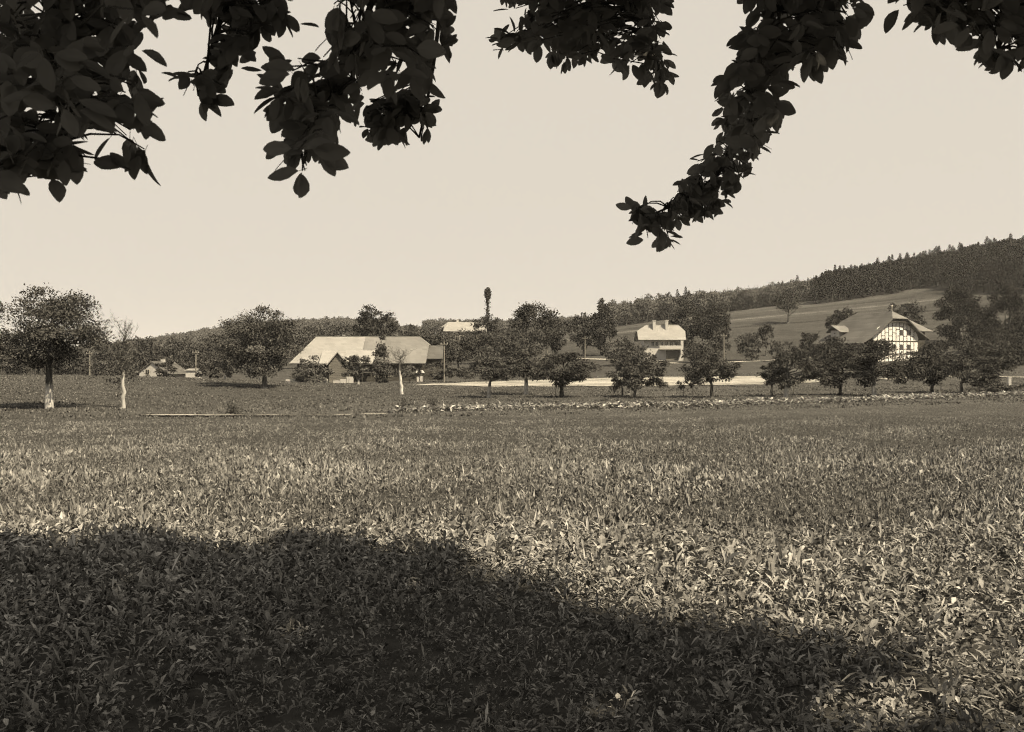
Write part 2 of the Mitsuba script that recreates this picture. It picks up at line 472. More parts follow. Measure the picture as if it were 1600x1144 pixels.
def bare_tree(label, px, d, x0, x1, y0, ytrunk, seed, n=60, tuft=0.0, tr=0.10, name='bare_tree', wtone=0.34, lean=0.0):
    r = np.random.default_rng(seed)
    key = thing(name, label, 'tree')
    base = at(px, d)
    topz = Z(ytrunk, d)
    top = np.array([base[0] + lean, d, topz])
    pts = curve(base - np.array([0, 0, 0.2]), top, np.array([r.normal(0, .03), 0, 0]), 9, r)
    m = tube(pts, np.linspace(tr * 1.25, tr * 0.75, 9), 8)
    ms, tn = [m], [np.where(m[0][:, 2] < topz - 0.1, wtone, 0.13) * r.uniform(0.75, 1.15, len(m[0]))]
    lead = np.array([base[0] + lean + 0.1, d, Z(y0 + 0.30 * (ytrunk - y0), d)])
    ms.append(tube(curve(top, lead, np.zeros(3), 8, r), np.linspace(tr * 0.75, tr * 0.2, 8), 6))
    tn.append(np.full(len(ms[-1][0]), 0.09))
    w = (x1 - x0) / 2 * d / F
    tips = []
    for k in range(n):
        s = r.uniform(0.0, 1.0)
        p0 = top * (1 - s) + lead * s
        a = r.uniform(0, 2 * np.pi)
        reach = w * r.uniform(0.35, 1.0)
        tip = np.array([p0[0] + math.cos(a) * reach, p0[1] + math.sin(a) * reach * 0.8, min(Z(y0, d) - 0, p0[2] + reach * r.uniform(0.5, 1.9))])
        ms.append(tube(curve(p0, tip, np.array([0, 0, -0.12 * reach]), 6, r), np.linspace(tr * 0.16, 0.006, 6), 4))
        tn.append(np.full(len(ms[-1][0]), 0.08))
        for b in range(3):
            q = p0 + (tip - p0) * r.uniform(.4, .95)
            e = q + np.array([r.normal(0, .25), r.normal(0, .25), r.uniform(.1, .5)]) * reach
            ms.append(tube(curve(q, e, np.zeros(3), 4, r), np.linspace(0.012, 0.005, 4), 3))
            tn.append(np.full(len(ms[-1][0]), 0.08))
            tips.append(e)
        tips.append(tip)
    part(key, 'trunk', join(ms), 'mat_bark', smooth=True, color=grey(np.concatenate(tn)))
    if tuft:
        tips = np.array(tips)
        low = np.array([top + np.array([r.normal(0, w * .75), r.normal(0, w * .6), r.normal(-.15, .45)]) for _ in range(40)])
        P = np.concatenate([low[r.integers(0, len(low), int(tuft * .8))], (top * .4 + lead * .6) + r.normal(0, .3, (int(tuft * .2), 3))])
        P = P + r.normal(0, 0.12, P.shape)
        L = r.uniform(.08, .2, len(P))
        v, f = cards(P, r.normal(size=P.shape), np.array([0, 0, 1.]) + r.normal(0, .6, P.shape), L, L * .6)
        part(key, 'crown', (v, f), 'mat_leaf', color=grey(np.repeat(r.uniform(.05, .11, len(P)), 4)), label='thin scattered remaining leaves')


bare_tree('half bare tree with thin upright twigs beside the large spreading tree', 193, 58, 163, 214, 488, 578, 5, n=46, tuft=900, tr=0.11)
bare_tree('young bare tree with a pale slim trunk standing before the long barn roof', 628, 95, 603, 660, 545, 578, 11, n=26, tuft=350, tr=0.15, lean=-0.25, name='young_tree', wtone=0.5)
# ---- garden trees in front of the farm
tree('garden_tree', 'tree', 'low leafy tree before the pale left end of the barn roof', 492, 132, (456, 513, 558, 604), tr=0.12, tone=0.08, dens=8)
tree('garden_tree', 'tree', 'small leafy tree with a pale trunk beside the boarded barn gable', 559, 128, (532, 582, 553, 592), tr=0.13, white=1.2, fork=1.5, tone=0.085, dens=6)
tree('slim_tree', 'tree', 'tall slim tree rising in front of the middle of the barn roof', 598, 140, (578, 615, 523, 600), tr=0.12, shape='cone', tone=0.07, dens=6.5, cl=34)
bush('bush', 'rounded bush in the shade below the grey end of the barn roof', 640, 136, (618, 655, 568, 592))
bush('bush', 'low bush at the right of the small white-roofed hut', 690, 140, (664, 712, 560, 592), tone=0.07)
bush('bush', 'dark rounded hedge bush right of the utility pole by the barn', 728, 138, (700, 760, 572, 590), tone=0.065)
# ---- orchard row
tree('orchard_tree', 'tree', 'orchard tree on a slightly leaning pale trunk, first of the row from the left', 764, 88, (732, 806, 546, 604), tr=0.16, white=1.2, fork=1.3, lean=0.06, tone=0.078, dens=8, group=None, shape='dome')
tree('orchard_tree', 'tree', 'tall orchard tree with a bright whitewashed trunk in front of the pale road', 822, 96, (778, 858, 528, 602), tr=0.2, white=1.6, fork=1.7, tone=0.075, dens=8)
tree('orchard_tree', 'tree', 'dark broad orchard tree on a short dark trunk casting a long shadow leftwards', 878, 88, (832, 932, 542, 612), tr=0.2, fork=0.9, tone=0.06, dens=9, shape='dome', trunk_tone=0.06)
tree('orchard_tree', 'tree', 'orchard tree with a thin trunk below the white house, left of a twin', 972, 90, (944, 1012, 552, 612), tr=0.09, fork=0.8, tone=0.07, dens=6.5)
tree('orchard_tree', 'tree', 'orchard tree with a leaning trunk below the white house, right of its twin', 990, 88, (966, 1046, 552, 614), tr=0.12, fork=0.9, lean=.1, tone=0.075, dens=7.5)
tree('orchard_tree', 'tree', 'orchard tree with a round crown on a clean dark trunk right of the white house', 1112, 88, (1070, 1150, 540, 606), tr=0.15, fork=1.2, tone=0.07, dens=7.5, trunk_tone=0.06)
tree('sapling', 'tree', 'thin young sapling before the road, the left of a pair', 1068, 90, (1058, 1078, 588, 608), tr=0.03, fork=0.9, cl=10, dens=3)
tree('sapling', 'tree', 'thin young sapling before the road, the right of a pair', 1083, 90, (1073, 1096, 582, 606), tr=0.03, fork=0.9, cl=10, dens=3)
tree('orchard_tree', 'tree', 'orchard tree with a dull trunk just left of a white trunked one', 1206, 90, (1183, 1238, 566, 610), tr=0.11, fork=0.9, tone=0.062, dens=7)
tree('orchard_tree', 'tree', 'orchard tree on a leaning whitewashed trunk, nearest the gap in the road', 1228, 86, (1196, 1266, 534, 604), tr=0.17, white=1.5, fork=1.5, lean=.08, tone=0.07, dens=8)
tree('orchard_tree', 'tree', 'orchard tree on a dark forked trunk left below the half timbered house', 1313, 90, (1258, 1345, 540, 608), tr=0.15, fork=1.0, tone=0.062, dens=8, trunk_tone=0.05)
tree('orchard_tree', 'tree', 'tall orchard tree on a white trunk in front of the half timbered gable', 1366, 88, (1328, 1425, 528, 606), tr=0.19, white=1.1, fork=1.4, tone=0.062, dens=9)
tree('orchard_tree', 'tree', 'orchard tree on a bare dark trunk right of the half timbered gable', 1457, 94, (1412, 1500, 538, 600), tr=0.16, fork=1.3, tone=0.062, dens=8, trunk_tone=0.06)
tree('orchard_tree', 'tree', 'last wide orchard tree near the right edge of the picture', 1502, 90, (1466, 1572, 534, 603), tr=0.16, fork=0.9, tone=0.066, dens=8.5)
bush('bush', 'dark spreading bush under the right end of the orchard', 1556, 86, (1518, 1600, 594, 616), tone=0.06)
# ---- trees among and behind the houses
tree('village_tree', 'tree', 'dark dome shaped tree standing right behind the barn ridge', 586, 200, (556, 617, 475, 545), tr=0.35, fork=2.5, tone=0.042, dens=8, shape='dome', flat=.45)


def poplar(label, px, d, y0, ytuft, y1, w, seed):
    r = np.random.default_rng(seed)
    key = thing('poplar', label, 'tree')
    base = at(px, d)
    top = np.array([base[0], d, Z(y0, d)])
    pts = curve(base - np.array([0, 0, .2]), top, np.zeros(3), 12, r * 1 if False else r)
    pts[:, :2] = base[:2] + (pts[:, :2] - base[:2]) * 0.2
    m = tube(pts, np.linspace(0.32, 0.1, 12), 7)
    part(key, 'trunk', m, 'mat_bark', smooth=True, color=grey(np.full(len(m[0]), 0.05)))
    zt, zb = Z(ytuft, d), Z(y1, d)
    n1, n2 = 900, 420
    c = np.array([base[0], d, (top[2] + zt) / 2])
    P1 = c + unit(r.normal(size=(n1, 3))) * (r.uniform(0, 1, n1) ** .45)[:, None] * np.array([w, w, (top[2] - zt) / 2])
    P2 = np.stack([base[0] + r.normal(0, w * .35, n2), d + r.normal(0, w * .35, n2), r.uniform(zb, zt, n2)], -1)
    P = np.concatenate([P1, P2])
    L = r.uniform(.3, .6, len(P))
    v, f = cards(P, np.array([0, 0, .6]) + r.normal(0, .6, P.shape), r.normal(size=P.shape) + np.array([0, 0, .5]), L, L * .6)
    part(key, 'crown', (v, f), 'mat_leaf', color=grey(np.repeat(r.uniform(.035, .07, len(P)), 4)))


poplar('tall bare stemmed poplar with a small tuft of leaves on top against the sky', 762, 230, 450, 469, 515, 0.66, 3)
tree('village_tree', 'tree', 'dark bushy tree at the foot of the bare stemmed poplar', 757, 228, (735, 784, 492, 543), tr=0.25, fork=1.5, tone=0.055, dens=7)
tree('village_tree', 'tree', 'tallest broad tree rising behind the middle of the orchard row', 830, 190, (794, 872, 470, 550), tr=0.3, fork=2, tone=0.06, dens=8, cl=48)
tree('village_tree', 'tree', 'tree adjoining the right flank of the tallest village tree', 866, 196, (838, 892, 484, 550), tr=0.25, fork=2, tone=0.065, dens=8)
tree('village_tree', 'tree', 'tree in front of the tall village trees, left of the pole', 812, 165, (776, 850, 510, 570), tr=0.25, fork=1.5, tone=0.07, dens=8)
tree('village_tree', 'tree', 'tree below the distant white roof, right of the barn', 716, 185, (684, 752, 513, 568), tr=0.2, fork=1.5, tone=0.068, dens=8)
tree('village_tree', 'tree', 'dark tree touching the right end of the barn annex', 690, 172, (664, 716, 522, 574), tr=0.2, fork=1.5, tone=0.062, dens=7.5)
tree('village_tree', 'tree', 'tree with a narrow shaded gap below the poplar', 772, 180, (742, 806, 520, 578), tr=0.2, fork=1.5, tone=0.065, dens=8)
tree('village_tree', 'tree', 'rounded tree left of the tall pointed tree in the middle', 912, 240, (893, 932, 488, 548), tr=0.25, fork=2, tone=0.055, dens=8)
tree('village_tree', 'tree', 'tall pointed dark tree left of the white house', 940, 235, (918, 964, 466, 552), tr=0.3, fork=2, tone=0.05, dens=9, shape='cone', cl=48)
tree('village_tree', 'tree', 'bushy tree hiding the left lower wall of the white house', 975, 190, (946, 1008, 526, 572), tr=0.2, fork=1, tone=0.068, dens=8)
tree('village_tree', 'tree', 'low leafy tree directly before the gallery of the white house', 1022, 182, (980, 1030, 554, 588), tr=0.2, fork=1, tone=0.07, dens=8)
tree('village_tree', 'tree', 'dark tree rising behind the right end of the white house roof', 1075, 228, (1050, 1100, 462, 552), tr=0.3, fork=2, tone=0.052, dens=8.5, cl=44)
tree('village_tree', 'tree', 'dark upright tree standing free right of the white house', 1121, 222, (1099, 1143, 468, 556), tr=0.3, fork=2, tone=0.05, dens=8.5, cl=44)
tree('village_tree', 'tree', 'low tree under the dark upright tree beside the white house', 1100, 195, (1070, 1132, 530, 572), tr=0.2, fork=1, tone=0.066, dens=8)
tree('pasture_tree', 'tree', 'small dark upright tree halfway up the open pasture', 1197, 215, (1187, 1209, 506, 545), tr=0.15, fork=1, tone=0.05, dens=8)
tree('pasture_tree', 'tree', 'lone round tree high on the pasture with its shadow at its left', 1232, 330, (1207, 1254, 452, 485), tr=0.35, fork=2, tone=0.055, dens=8, leaf=.5)
tree('lane_tree', 'tree', 'light leafy tree beside the track right of the pole', 1174, 200, (1152, 1192, 518, 562), tr=0.15, fork=1, tone=0.07, dens=7)
tree('lane_tree', 'tree', 'leafy tree above the track, left of a denser pair', 1222, 195, (1198, 1248, 534, 570), tr=0.15, fork=1, tone=0.065, dens=7.5)
tree('lane_tree', 'tree', 'dark dense tree left of the grey roof, the left of a pair', 1262, 190, (1246, 1282, 520, 562), tr=0.18, fork=1, tone=0.05, dens=8.5)
tree('lane_tree', 'tree', 'dark dense tree touching the foot of the grey roof', 1290, 172, (1270, 1322, 522, 580), tr=0.2, fork=1, tone=0.05, dens=8.5)
tree('lane_tree', 'tree', 'tree in front of the lower left slope of the grey roof', 1335, 150, (1306, 1366, 535, 590), tr=0.2, fork=1, tone=0.055, dens=8)
tree('farm_tree', 'tree', 'dark round tree behind the left end of the grey roof', 1316, 225, (1294, 1338, 480, 530), tr=0.25, fork=1.5, tone=0.045, dens=8.5)
tree('farm_tree', 'tree', 'dark low tree peeking over the ridge of the half timbered house', 1413, 245, (1390, 1442, 470, 520), tr=0.25, fork=1.5, tone=0.045, dens=8.5)
tree('farm_tree', 'tree', 'large dark tree right of the half timbered house', 1498, 230, (1458, 1542, 445, 550), tr=0.4, fork=2, tone=0.034, dens=9, cl=60)
tree('farm_tree', 'tree', 'large dark tree at the right edge above the orchard', 1570, 205, (1536, 1612, 440, 572), tr=0.4, fork=2, tone=0.032, dens=9, cl=60)
tree('farm_tree', 'tree', 'tree at the lower right of the half timbered house', 1478, 160, (1440, 1530, 530, 590), tr=0.2, fork=1, tone=0.042, dens=8)
tree('farm_tree', 'tree', 'shaded tree between the large dark trees and the orchard', 1540, 165, (1500, 1600, 520, 592), tr=0.2, fork=1, tone=0.04, dens=8)
# ---- at the left, beyond the crest of the meadow
bush('bush', 'dark tree like bush in front of the small white cottage', 259, 150, (243, 278, 562, 594), tone=0.06)
bush('bush', 'wide bush beside the big round tree beyond the meadow crest', 330, 140, (308, 352, 561, 594), tone=0.07)
tree('cottage_tree', 'tree', 'small tree with a pale trunk left behind the big round tree', 352, 135, (334, 380, 545, 588), tr=0.15, white=1.2, tone=0.07, dens=7)
for k, (px, d, bx, lb) in enumerate([
        (30, 210, (-10, 66, 528, 590), 'dark tree at the left edge behind the large spreading tree'),
        (104, 230, (70, 140, 540, 588), 'dark tree behind the spreading tree trunk, left of a pole'),
        (170, 250, (140, 206, 532, 590), 'dark tree behind the half bare tree'),
        (225, 260, (200, 254, 525, 580), 'tree rising behind the left side of the white cottage'),
        (285, 250, (256, 318, 528, 585), 'tree rising behind the right side of the white cottage'),
        (338, 260, (312, 366, 520, 580), 'tree behind the second pole at the left')]):
    tree('hedge_tree', 'tree', lb, px, d, bx, tr=0.25, fork=1.5, tone=0.058, dens=8, leaf=.5)
for k, (px, d, bx, lb) in enumerate([
        (480, 260, (452, 520, 508, 560), 'pale grey tree behind the left end of the barn roof'),
        (536, 280, (505, 572, 505, 545), 'pale grey tree behind the barn chimney'),
        (640, 270, (610, 672, 508, 555), 'pale grey tree behind the right end of the barn ridge'),
        (672, 250, (650, 700, 515, 560), 'tree above the barn annex before the far hill')]):
    tree('hedge_tree', 'tree', lb, px, d, bx, tr=0.25, fork=1.5, tone=0.07, dens=8, leaf=.5)


# ------------------------------------------------------------------ woods on the hills
def proto(kind, seed, dark=1.0):
    r = np.random.default_rng(seed)
    if kind == 'conifer':
        Hh, n = 14.0, 700
        t = r.uniform(0, 1, n) ** 0.8
        ang = r.uniform(0, 2 * np.pi, n)
        rad = (0.05 + 3.5 * (1 - t) ** 0.95) * r.uniform(0.3, 1.05, n)
        rad = rad * (0.8 + 0.35 * np.sin(t * 40 + 2.0 * np.sin(ang * 3)))
        P = np.stack([np.cos(ang) * rad, np.sin(ang) * rad, 2.0 + t * (Hh - 2.0) - 0.25 * rad], -1)
        D = np.stack([np.cos(ang), np.sin(ang), -0.45 + r.normal(0, .5, n)], -1)
        L = r.uniform(.7, 1.5, n) * (.35 + .75 * (1 - t))
        v, f = cards(P, D, np.stack([np.cos(ang), np.sin(ang), 0 * ang + .9], -1) + r.normal(0, .4, (n, 3)), L, L * .6)
        col = .026 * r.lognormal(0, .12, n)
    else:
        Hh, n = 13.0, 800
        cl = unit(r.normal(size=(16, 3))) * r.uniform(.3, .8, (16, 1)) * np.array([3.6, 3.6, 4.6]) + np.array([0, 0, 7.5])
        w = r.integers(0, 16, n)
        P = cl[w] + unit(r.normal(size=(n, 3))) * (r.uniform(0, 1, n) ** .5)[:, None] * np.array([1.7, 1.7, 1.2])
        D = r.normal(size=(n, 3))
        L = r.uniform(.6, 1.2, n)
        v, f = cards(P, D, unit(P - np.array([0, 0, 6.5])) * .9 + np.array([0, 0, .6]) + r.normal(0, .35, (n, 3)), L, L * .7)
        col = .095 * r.lognormal(0, .12, n) * r.uniform(.85, 1.2, 16)[w]  # foliage paled to stand in for part of the distance haze
    tv, tf = tube([[0, 0, -.6], [0, 0, Hh * .5], [0.05, 0, Hh * .92]], [.28, .2, .04], 5)
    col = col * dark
    v, f = join([(v, f), (tv, tf)])
    return v, f, grey(np.r_[np.repeat(col, 4), np.full(len(tv), .05)])


for k in range(3):
    for kind in ('conifer', 'broadleaf'):
        v, f, c = proto(kind, 40 + k)
        scene[f'{kind}_source_{k}'] = {'type': 'shapegroup', 'shape': mikit.ply((v, f), 'mat_leaf', color=c)}
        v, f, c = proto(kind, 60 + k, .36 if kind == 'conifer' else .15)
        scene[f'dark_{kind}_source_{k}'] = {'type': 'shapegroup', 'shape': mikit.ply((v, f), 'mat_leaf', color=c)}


def wood(name, label, spots, conifer_share, seed, scale=(0.85, 1.12), tone=''):
    r = np.random.default_rng(seed)
    for k, (x, y, sc) in enumerate(spots):
        kind = tone + ('conifer' if r.random() < conifer_share else 'broadleaf')
        s = r.uniform(*scale) * sc
        scene[f'{name}__{k + 1:03d}'] = {
            'type': 'instance', 'group': {'type': 'ref', 'id': f'{kind}_source_{r.integers(0, 3)}'},
            'to_world': T().translate([float(x), float(y), float(ground(x, y)) - 0.3]).rotate([0, 0, 1], float(r.uniform(0, 360))).scale([float(s * r.uniform(.85, 1.15)), float(s * r.uniform(.85, 1.15)), float(s)])}
    labels[name] = {'label': label, 'kind': 'stuff', 'category': 'wood'}


def scatter(poly, step, seed, jitter=.45):
    """Points (x, y) about step metres apart inside the polygon of (px, distance) corners."""
    r = np.random.default_rng(seed)
    P = Polygon([(X(px, d), d) for px, d in poly])
    x0, y0, x1, y1 = P.bounds
    g = np.stack(np.meshgrid(np.arange(x0, x1, step), np.arange(y0, y1, step)), -1).reshape(-1, 2)
    g = g + r.uniform(-jitter, jitter, g.shape) * step
    return g[shapely.contains_xy(P, g)]


pts = scatter([(1272, 405), (1330, 408), (1400, 412), (1462, 412), (1500, 380), (1620, 360), (1800, 360), (1800, 560), (1500, 580), (1380, 560), (1330, 520), (1284, 450)], 4.4, 1)
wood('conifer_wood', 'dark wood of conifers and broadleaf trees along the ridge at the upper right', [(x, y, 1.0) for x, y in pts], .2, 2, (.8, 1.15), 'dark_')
pts = scatter([(1080, 470), (1280, 440), (1330, 560), (1330, 760), (1000, 760), (930, 640), (940, 560)], 5.2, 3)
wood('hill_wood', 'mixed wood covering the hill behind the white house', [(x, y, .95) for x, y in pts], .04, 4)
pts = scatter([(950, 405), (1060, 410), (1140, 430), (1090, 470), (950, 470)], 6.0, 5)
wood('pasture_edge_wood', 'rounded broadleaf wood edging the pasture left above the white house', [(x, y, .95) for x, y in pts], .05, 6)
pts = scatter([(-80, 270), (200, 270), (300, 290), (470, 330), (500, 560), (500, 800), (120, 800), (-80, 560)], 6.4, 7)
wood('left_hill_wood', 'hazy wooded hill rising behind the big round tree at the left', [(x, y, .85) for x, y in pts], .0, 8)
pts = scatter([(505, 650), (612, 640), (650, 700), (660, 700), (700, 640), (900, 640), (960, 760), (500, 780)], 5.0, 9)
wood('far_ridge_wood', 'pale hazy wood on the far ridge behind the barn', [(x, y, .9 if x < X(615, y) or x > X(665, y) else .5) for x, y in pts], .0, 10)


# ------------------------------------------------------------------ buildings
def prism(poly, p0, du, dv, dn, t):
    """A plate: the outline in (u, v) metres, put at p0 with axes du, dv, and given thickness t along dn."""
    poly = np.asarray(poly, float)
    m = trimesh.creation.extrude_polygon(Polygon(poly), t, engine='earcut')
    v = np.asarray(m.vertices)
    p0, du, dv, dn = (np.asarray(q, float) for q in (p0, du, dv, dn))
    w = p0 + v[:, :1] * du + v[:, 1:2] * dv + v[:, 2:] * dn
    f = np.asarray(m.faces)
    if np.dot(np.cross(du, dv), dn) < 0:
        f = f[:, ::-1]
    return w, f


def slab(corners, t):
    """A roof plane with thickness: corners in order, thickened downwards."""
    c = np.asarray(corners, float)
    n = len(c)
    nn = unit(np.cross(c[1] - c[0], c[2] - c[0]))
    if nn[2] < 0:
        c = c[::-1]
        nn = -nn
    lo = c - nn * t
    v = np.vstack([c, lo])
    f = [[0, k, k + 1] for k in range(1, n - 1)] + [[n, n + k + 1, n + k] for k in range(1, n - 1)]
    for k in range(n):
        a, b = k, (k + 1) % n
        f += [[a, n + a, n + b], [a, n + b, b]]
    return v, np.array(f)


def boxm(lo, hi, R=None, o=None):
    m = trimesh.creation.box(bounds=[lo, hi])
    v = np.asarray(m.vertices)
    if R is not None:
        v = o + v @ R
    return v, np.asarray(m.faces)


class Frame:
    """Local axes of a building: a along its front, b into the depth, z up."""

    def __init__(s, o, yaw):
        s.o = np.asarray(o, float)
        s.R = np.array([[math.cos(yaw), math.sin(yaw), 0], [-math.sin(yaw), math.cos(yaw), 0], [0, 0, 1]])

    def p(s, a, b, z):
        return s.o + np.array([a, b, z], float) @ s.R

    def box(s, a0, a1, b0, b1, z0, z1):
        return boxm([a0, b0, z0], [a1, b1, z1], s.R, s.o)

    def slab(s, cs, t=0.18):
        return slab([s.p(*c) for c in cs], t)

    def plate(s, poly, b, t, toward=1):
        return prism(poly, s.p(0, b, 0), s.R[0], [0, 0, 1], s.R[1] * toward, t)


def window(fr, parent, a0, a1, z0, z1, b, side=False):
    """A window set into the wall face at depth b: frame bars proud of a dark pane."""
    key = part(parent, 'window', join([fr.box(a0 - .09, a1 + .09, b - .06, b - .003, z1, z1 + .09), fr.box(a0 - .12, a1 + .12, b - .10, b - .003, z0 - .09, z0),
                                       fr.box(a0 - .09, a0, b - .06, b - .003, z0, z1), fr.box(a1, a1 + .09, b - .06, b - .003, z0, z1),
                                       fr.box((a0 + a1) / 2 - .03, (a0 + a1) / 2 + .03, b - .05, b - .02, z0, z1)]), 'mat_pale_wood')
    part(key, 'pane', fr.box(a0, a1, b - .02, b - .004, z0, z1), 'mat_glass')


# ---- the long barn
g0 = -1.1
barn = thing('farmhouse', 'long farmhouse and barn with a pale sunlit hipped roof left of the centre', 'farmhouse')
fr = Frame([0, 0, 0], 0)
aL, aR = -35.9, -14.0
zE, zR = 2.35, 6.85
bF, bM, bB = 155.0, 161.0, 167.0
rL, rR = -32.7, -15.4
zH = 5.45
cut = bM - (bM - bF) * (zR - zH) / (zR - zE)
cut2 = bM + (bM - bF) * (zR - zH) / (zR - zE)
k = part(barn, 'roof', fr.slab([(aL, bF, zE), (-24.5, bF, zE), (-24.5, bM, zR), (rL, bM, zR)]), 'mat_roof_pale')
part(barn, 'roof', join([fr.slab([(-24.49, bF, zE), (-13.9, bF, zE), (-13.7, cut, zH), (rR, bM, zR), (-24.49, bM, zR)])]), 'mat_roof_mid', label='greyer right half of the barn roof')
part(barn, 'roof', fr.slab([(aL, bB, zE), (aL, bF, zE), (rL, bM, zR)]), 'mat_roof_pale')
part(barn, 'roof', fr.slab([(aL, bB, zE), (rL, bM, zR), (rR, bM, zR), (-13.7, cut2, zH), (-13.9, bB, zE)]), 'mat_roof_mid')
part(barn, 'roof', fr.slab([(-13.7, cut, zH), (-13.7, cut2, zH), (rR, bM, zR)]), 'mat_roof_pale', label='small half hip at the right end of the roof')
part(barn, 'ridge_cap', fr.box(rL, rR, bM - .14, bM + .14, zR - .05, zR + .06), 'mat_roof_mid')
part(barn, 'wall', join([fr.box(-34.6, -15.0, bF + 1.3, bF + 1.6, g0 - .6, zE + .9), fr.box(-34.6, -15.0, bB - 1.6, bB - 1.3, g0 - .6, zE + .9), fr.box(-34.9, -34.6, bF + 1.3, bB - 1.3, g0 - .6, zE + .35)]), 'mat_wood')
gp = [(bF + 1.3, g0 - .6), (bB - 1.3, g0 - .6), (bB - 1.3, zE + .8), (cut2 - .1, zH - .25), (cut + .1, zH - .25), (bF + 1.3, zE + .8)]
part(barn, 'end_wall', prism(gp, [-14.98, 0, 0], [0, 1, 0], [0, 0, 1], [1, 0, 0], .25), 'mat_wood')
# lower roof reaching forward, and the small boarded gable
part(barn, 'front_roof', fr.slab([(X(503, 157), 157.6, 4.45), (X(586, 158), 157.6, 4.45), (X(592, 152), 151.6, 2.32), (X(499, 152), 151.6, 2.32)]), 'mat_roof_sunlit', label='lower roof reaching out to the front, in a sunlit tone')
s_ = 150.0
cx, pz, ez = X(528, s_), Z(549, s_), Z(570, s_)
hw = 1.75
gr = part(barn, 'gable_roof', join([fr.slab([(cx, s_ - .4, pz), (cx, 157.5, pz), (cx - hw, 157.5, ez), (cx - hw, s_ - .4, ez)], .14), fr.slab([(cx, s_ - .4, pz - .01), (cx, 157.5, pz - .01), (cx + hw, 157.5, ez), (cx + hw, s_ - .4, ez)], .14)]), 'mat_roof_sunlit')
zz = g0 - .3
nb = 0
while zz < pz - .35:
    top = min(zz + .36, pz - .2)
    half = 1.42 if top <= ez + .35 else max(.15, (pz - .18 - top) / (pz - ez) * hw)
    part(barn, 'board', fr.box(cx - half, cx + half, s_ + (.02 if nb % 2 else 0), s_ + .12, zz, top - .025), 'mat_board')
    zz = top
    nb += 1
part(barn, 'gable_backing', fr.plate([(cx - 1.45, g0 - .4), (cx + 1.45, g0 - .4), (cx + 1.45, ez + .15), (cx, pz - .18), (cx - 1.45, ez + .15)], s_ + .14, .08), 'mat_wood')
part(barn, 'gable_side_wall', join([fr.box(cx + 1.3, cx + 1.45, s_ + .23, 156.2, g0 - .4, ez + .1), fr.box(cx - 1.45, cx - 1.3, s_ + .23, 156.2, g0 - .4, ez + .1)]), 'mat_board')
part(barn, 'ledge', fr.box(X(566, 153), X(596, 153), 152.6, 153.6, .78, 1.0), 'mat_pale_wood', label='pale plank ledge under the eaves')
for q in (567, 581, 595):
    part(barn, 'post', fr.box(X(q, 153) - .08, X(q, 153) + .08, 152.4, 152.56, g0 - .4, 2.2), 'mat_wood')
ch = part(barn, 'chimney', fr.box(X(535.5, 162), X(539, 162), 161.6, 162.4, 5.8, Z(523.5, 162)), 'mat_plaster')
part(ch, 'cap', fr.box(X(535, 162), X(539.5, 162), 161.5, 162.5, Z(523.5, 162) + .003, Z(522.6, 162)), 'mat_roof_mid')
for q in (-33, -31, -22.4, -20.2, -18):
    window(fr, barn, q, q + .9, .3, 1.4, bF + 1.3)
part(barn, 'annex_roof', join([fr.slab([(-14.6, 158.4, 3.1), (X(693, 160), 158.4, 3.1), (X(693, 162), 161.2, 5.35), (-14.6, 161.2, 5.35)]), fr.slab([(-14.6, 164, 3.1), (X(693, 162), 164, 3.1), (X(693, 162), 161.21, 5.34), (-14.6, 161.21, 5.34)])]), 'mat_roof_grey', label='darker roof of the annex at the right end')
part(barn, 'annex_wall', fr.box(-14.7, X(690, 160), 159.0, 163.2, g0 - 1, 3.3), 'mat_wood')

# low white garden wall in front of the barn
wl = thing('garden_wall', 'low pale wall along the garden at the left end of the barn', 'wall')
for q0, q1, h in ((447, 462, .5), (463, 480, .75), (481, 497, .7), (499, 512, .65)):
    p = at((q0 + q1) / 2, 134)
    part(wl, 'stone_section', boxm([X(q0, 134), 133.8, p[2] - .4], [X(q1, 134), 134.25, p[2] + h]), 'mat_plaster')
wl = thing('garden_wall', 'short pale sloping wall between the two small garden trees', 'wall')
for q0, q1, h in ((521, 531, .45), (532, 541, .65), (542, 552, 1.0)):
    p = at((q0 + q1) / 2, 140)
    part(wl, 'stone_section', boxm([X(q0, 140), 139.8, p[2] - .4], [X(q1, 140), 140.25, p[2] + h]), 'mat_plaster')

# small hut with a white roof
hut = thing('hut', 'tiny hut with a white roof among bushes at the right of the barn', 'hut')
p = at(656, 146)
hf = Frame(p, 0.1)
part(hut, 'wall', hf.box(-.45, -.1, -.4, .4, -.3, .75), 'mat_plaster')
part(hut, 'wall', hf.box(.05, .5, -.4, .4, -.3, .85), 'mat_plaster')
part(hut, 'roof', join([hf.slab([(-.75, -.7, 1.3), (.75, -.7, 1.3), (.45, 0, 1.75), (-.45, 0, 1.75)], .08), hf.slab([(-.75, .7, 1.3), (.75, .7, 1.3), (.45, .01, 1.75), (-.45, .01, 1.75)], .08)]), 'mat_plaster')
part(hut, 'post', hf.box(-.6, -.5, -.5, -.4, -.3, 1.3), 'mat_wood')
part(hut, 'post', hf.box(.5, .6, -.5, -.4, -.3, 1.3), 'mat_wood')

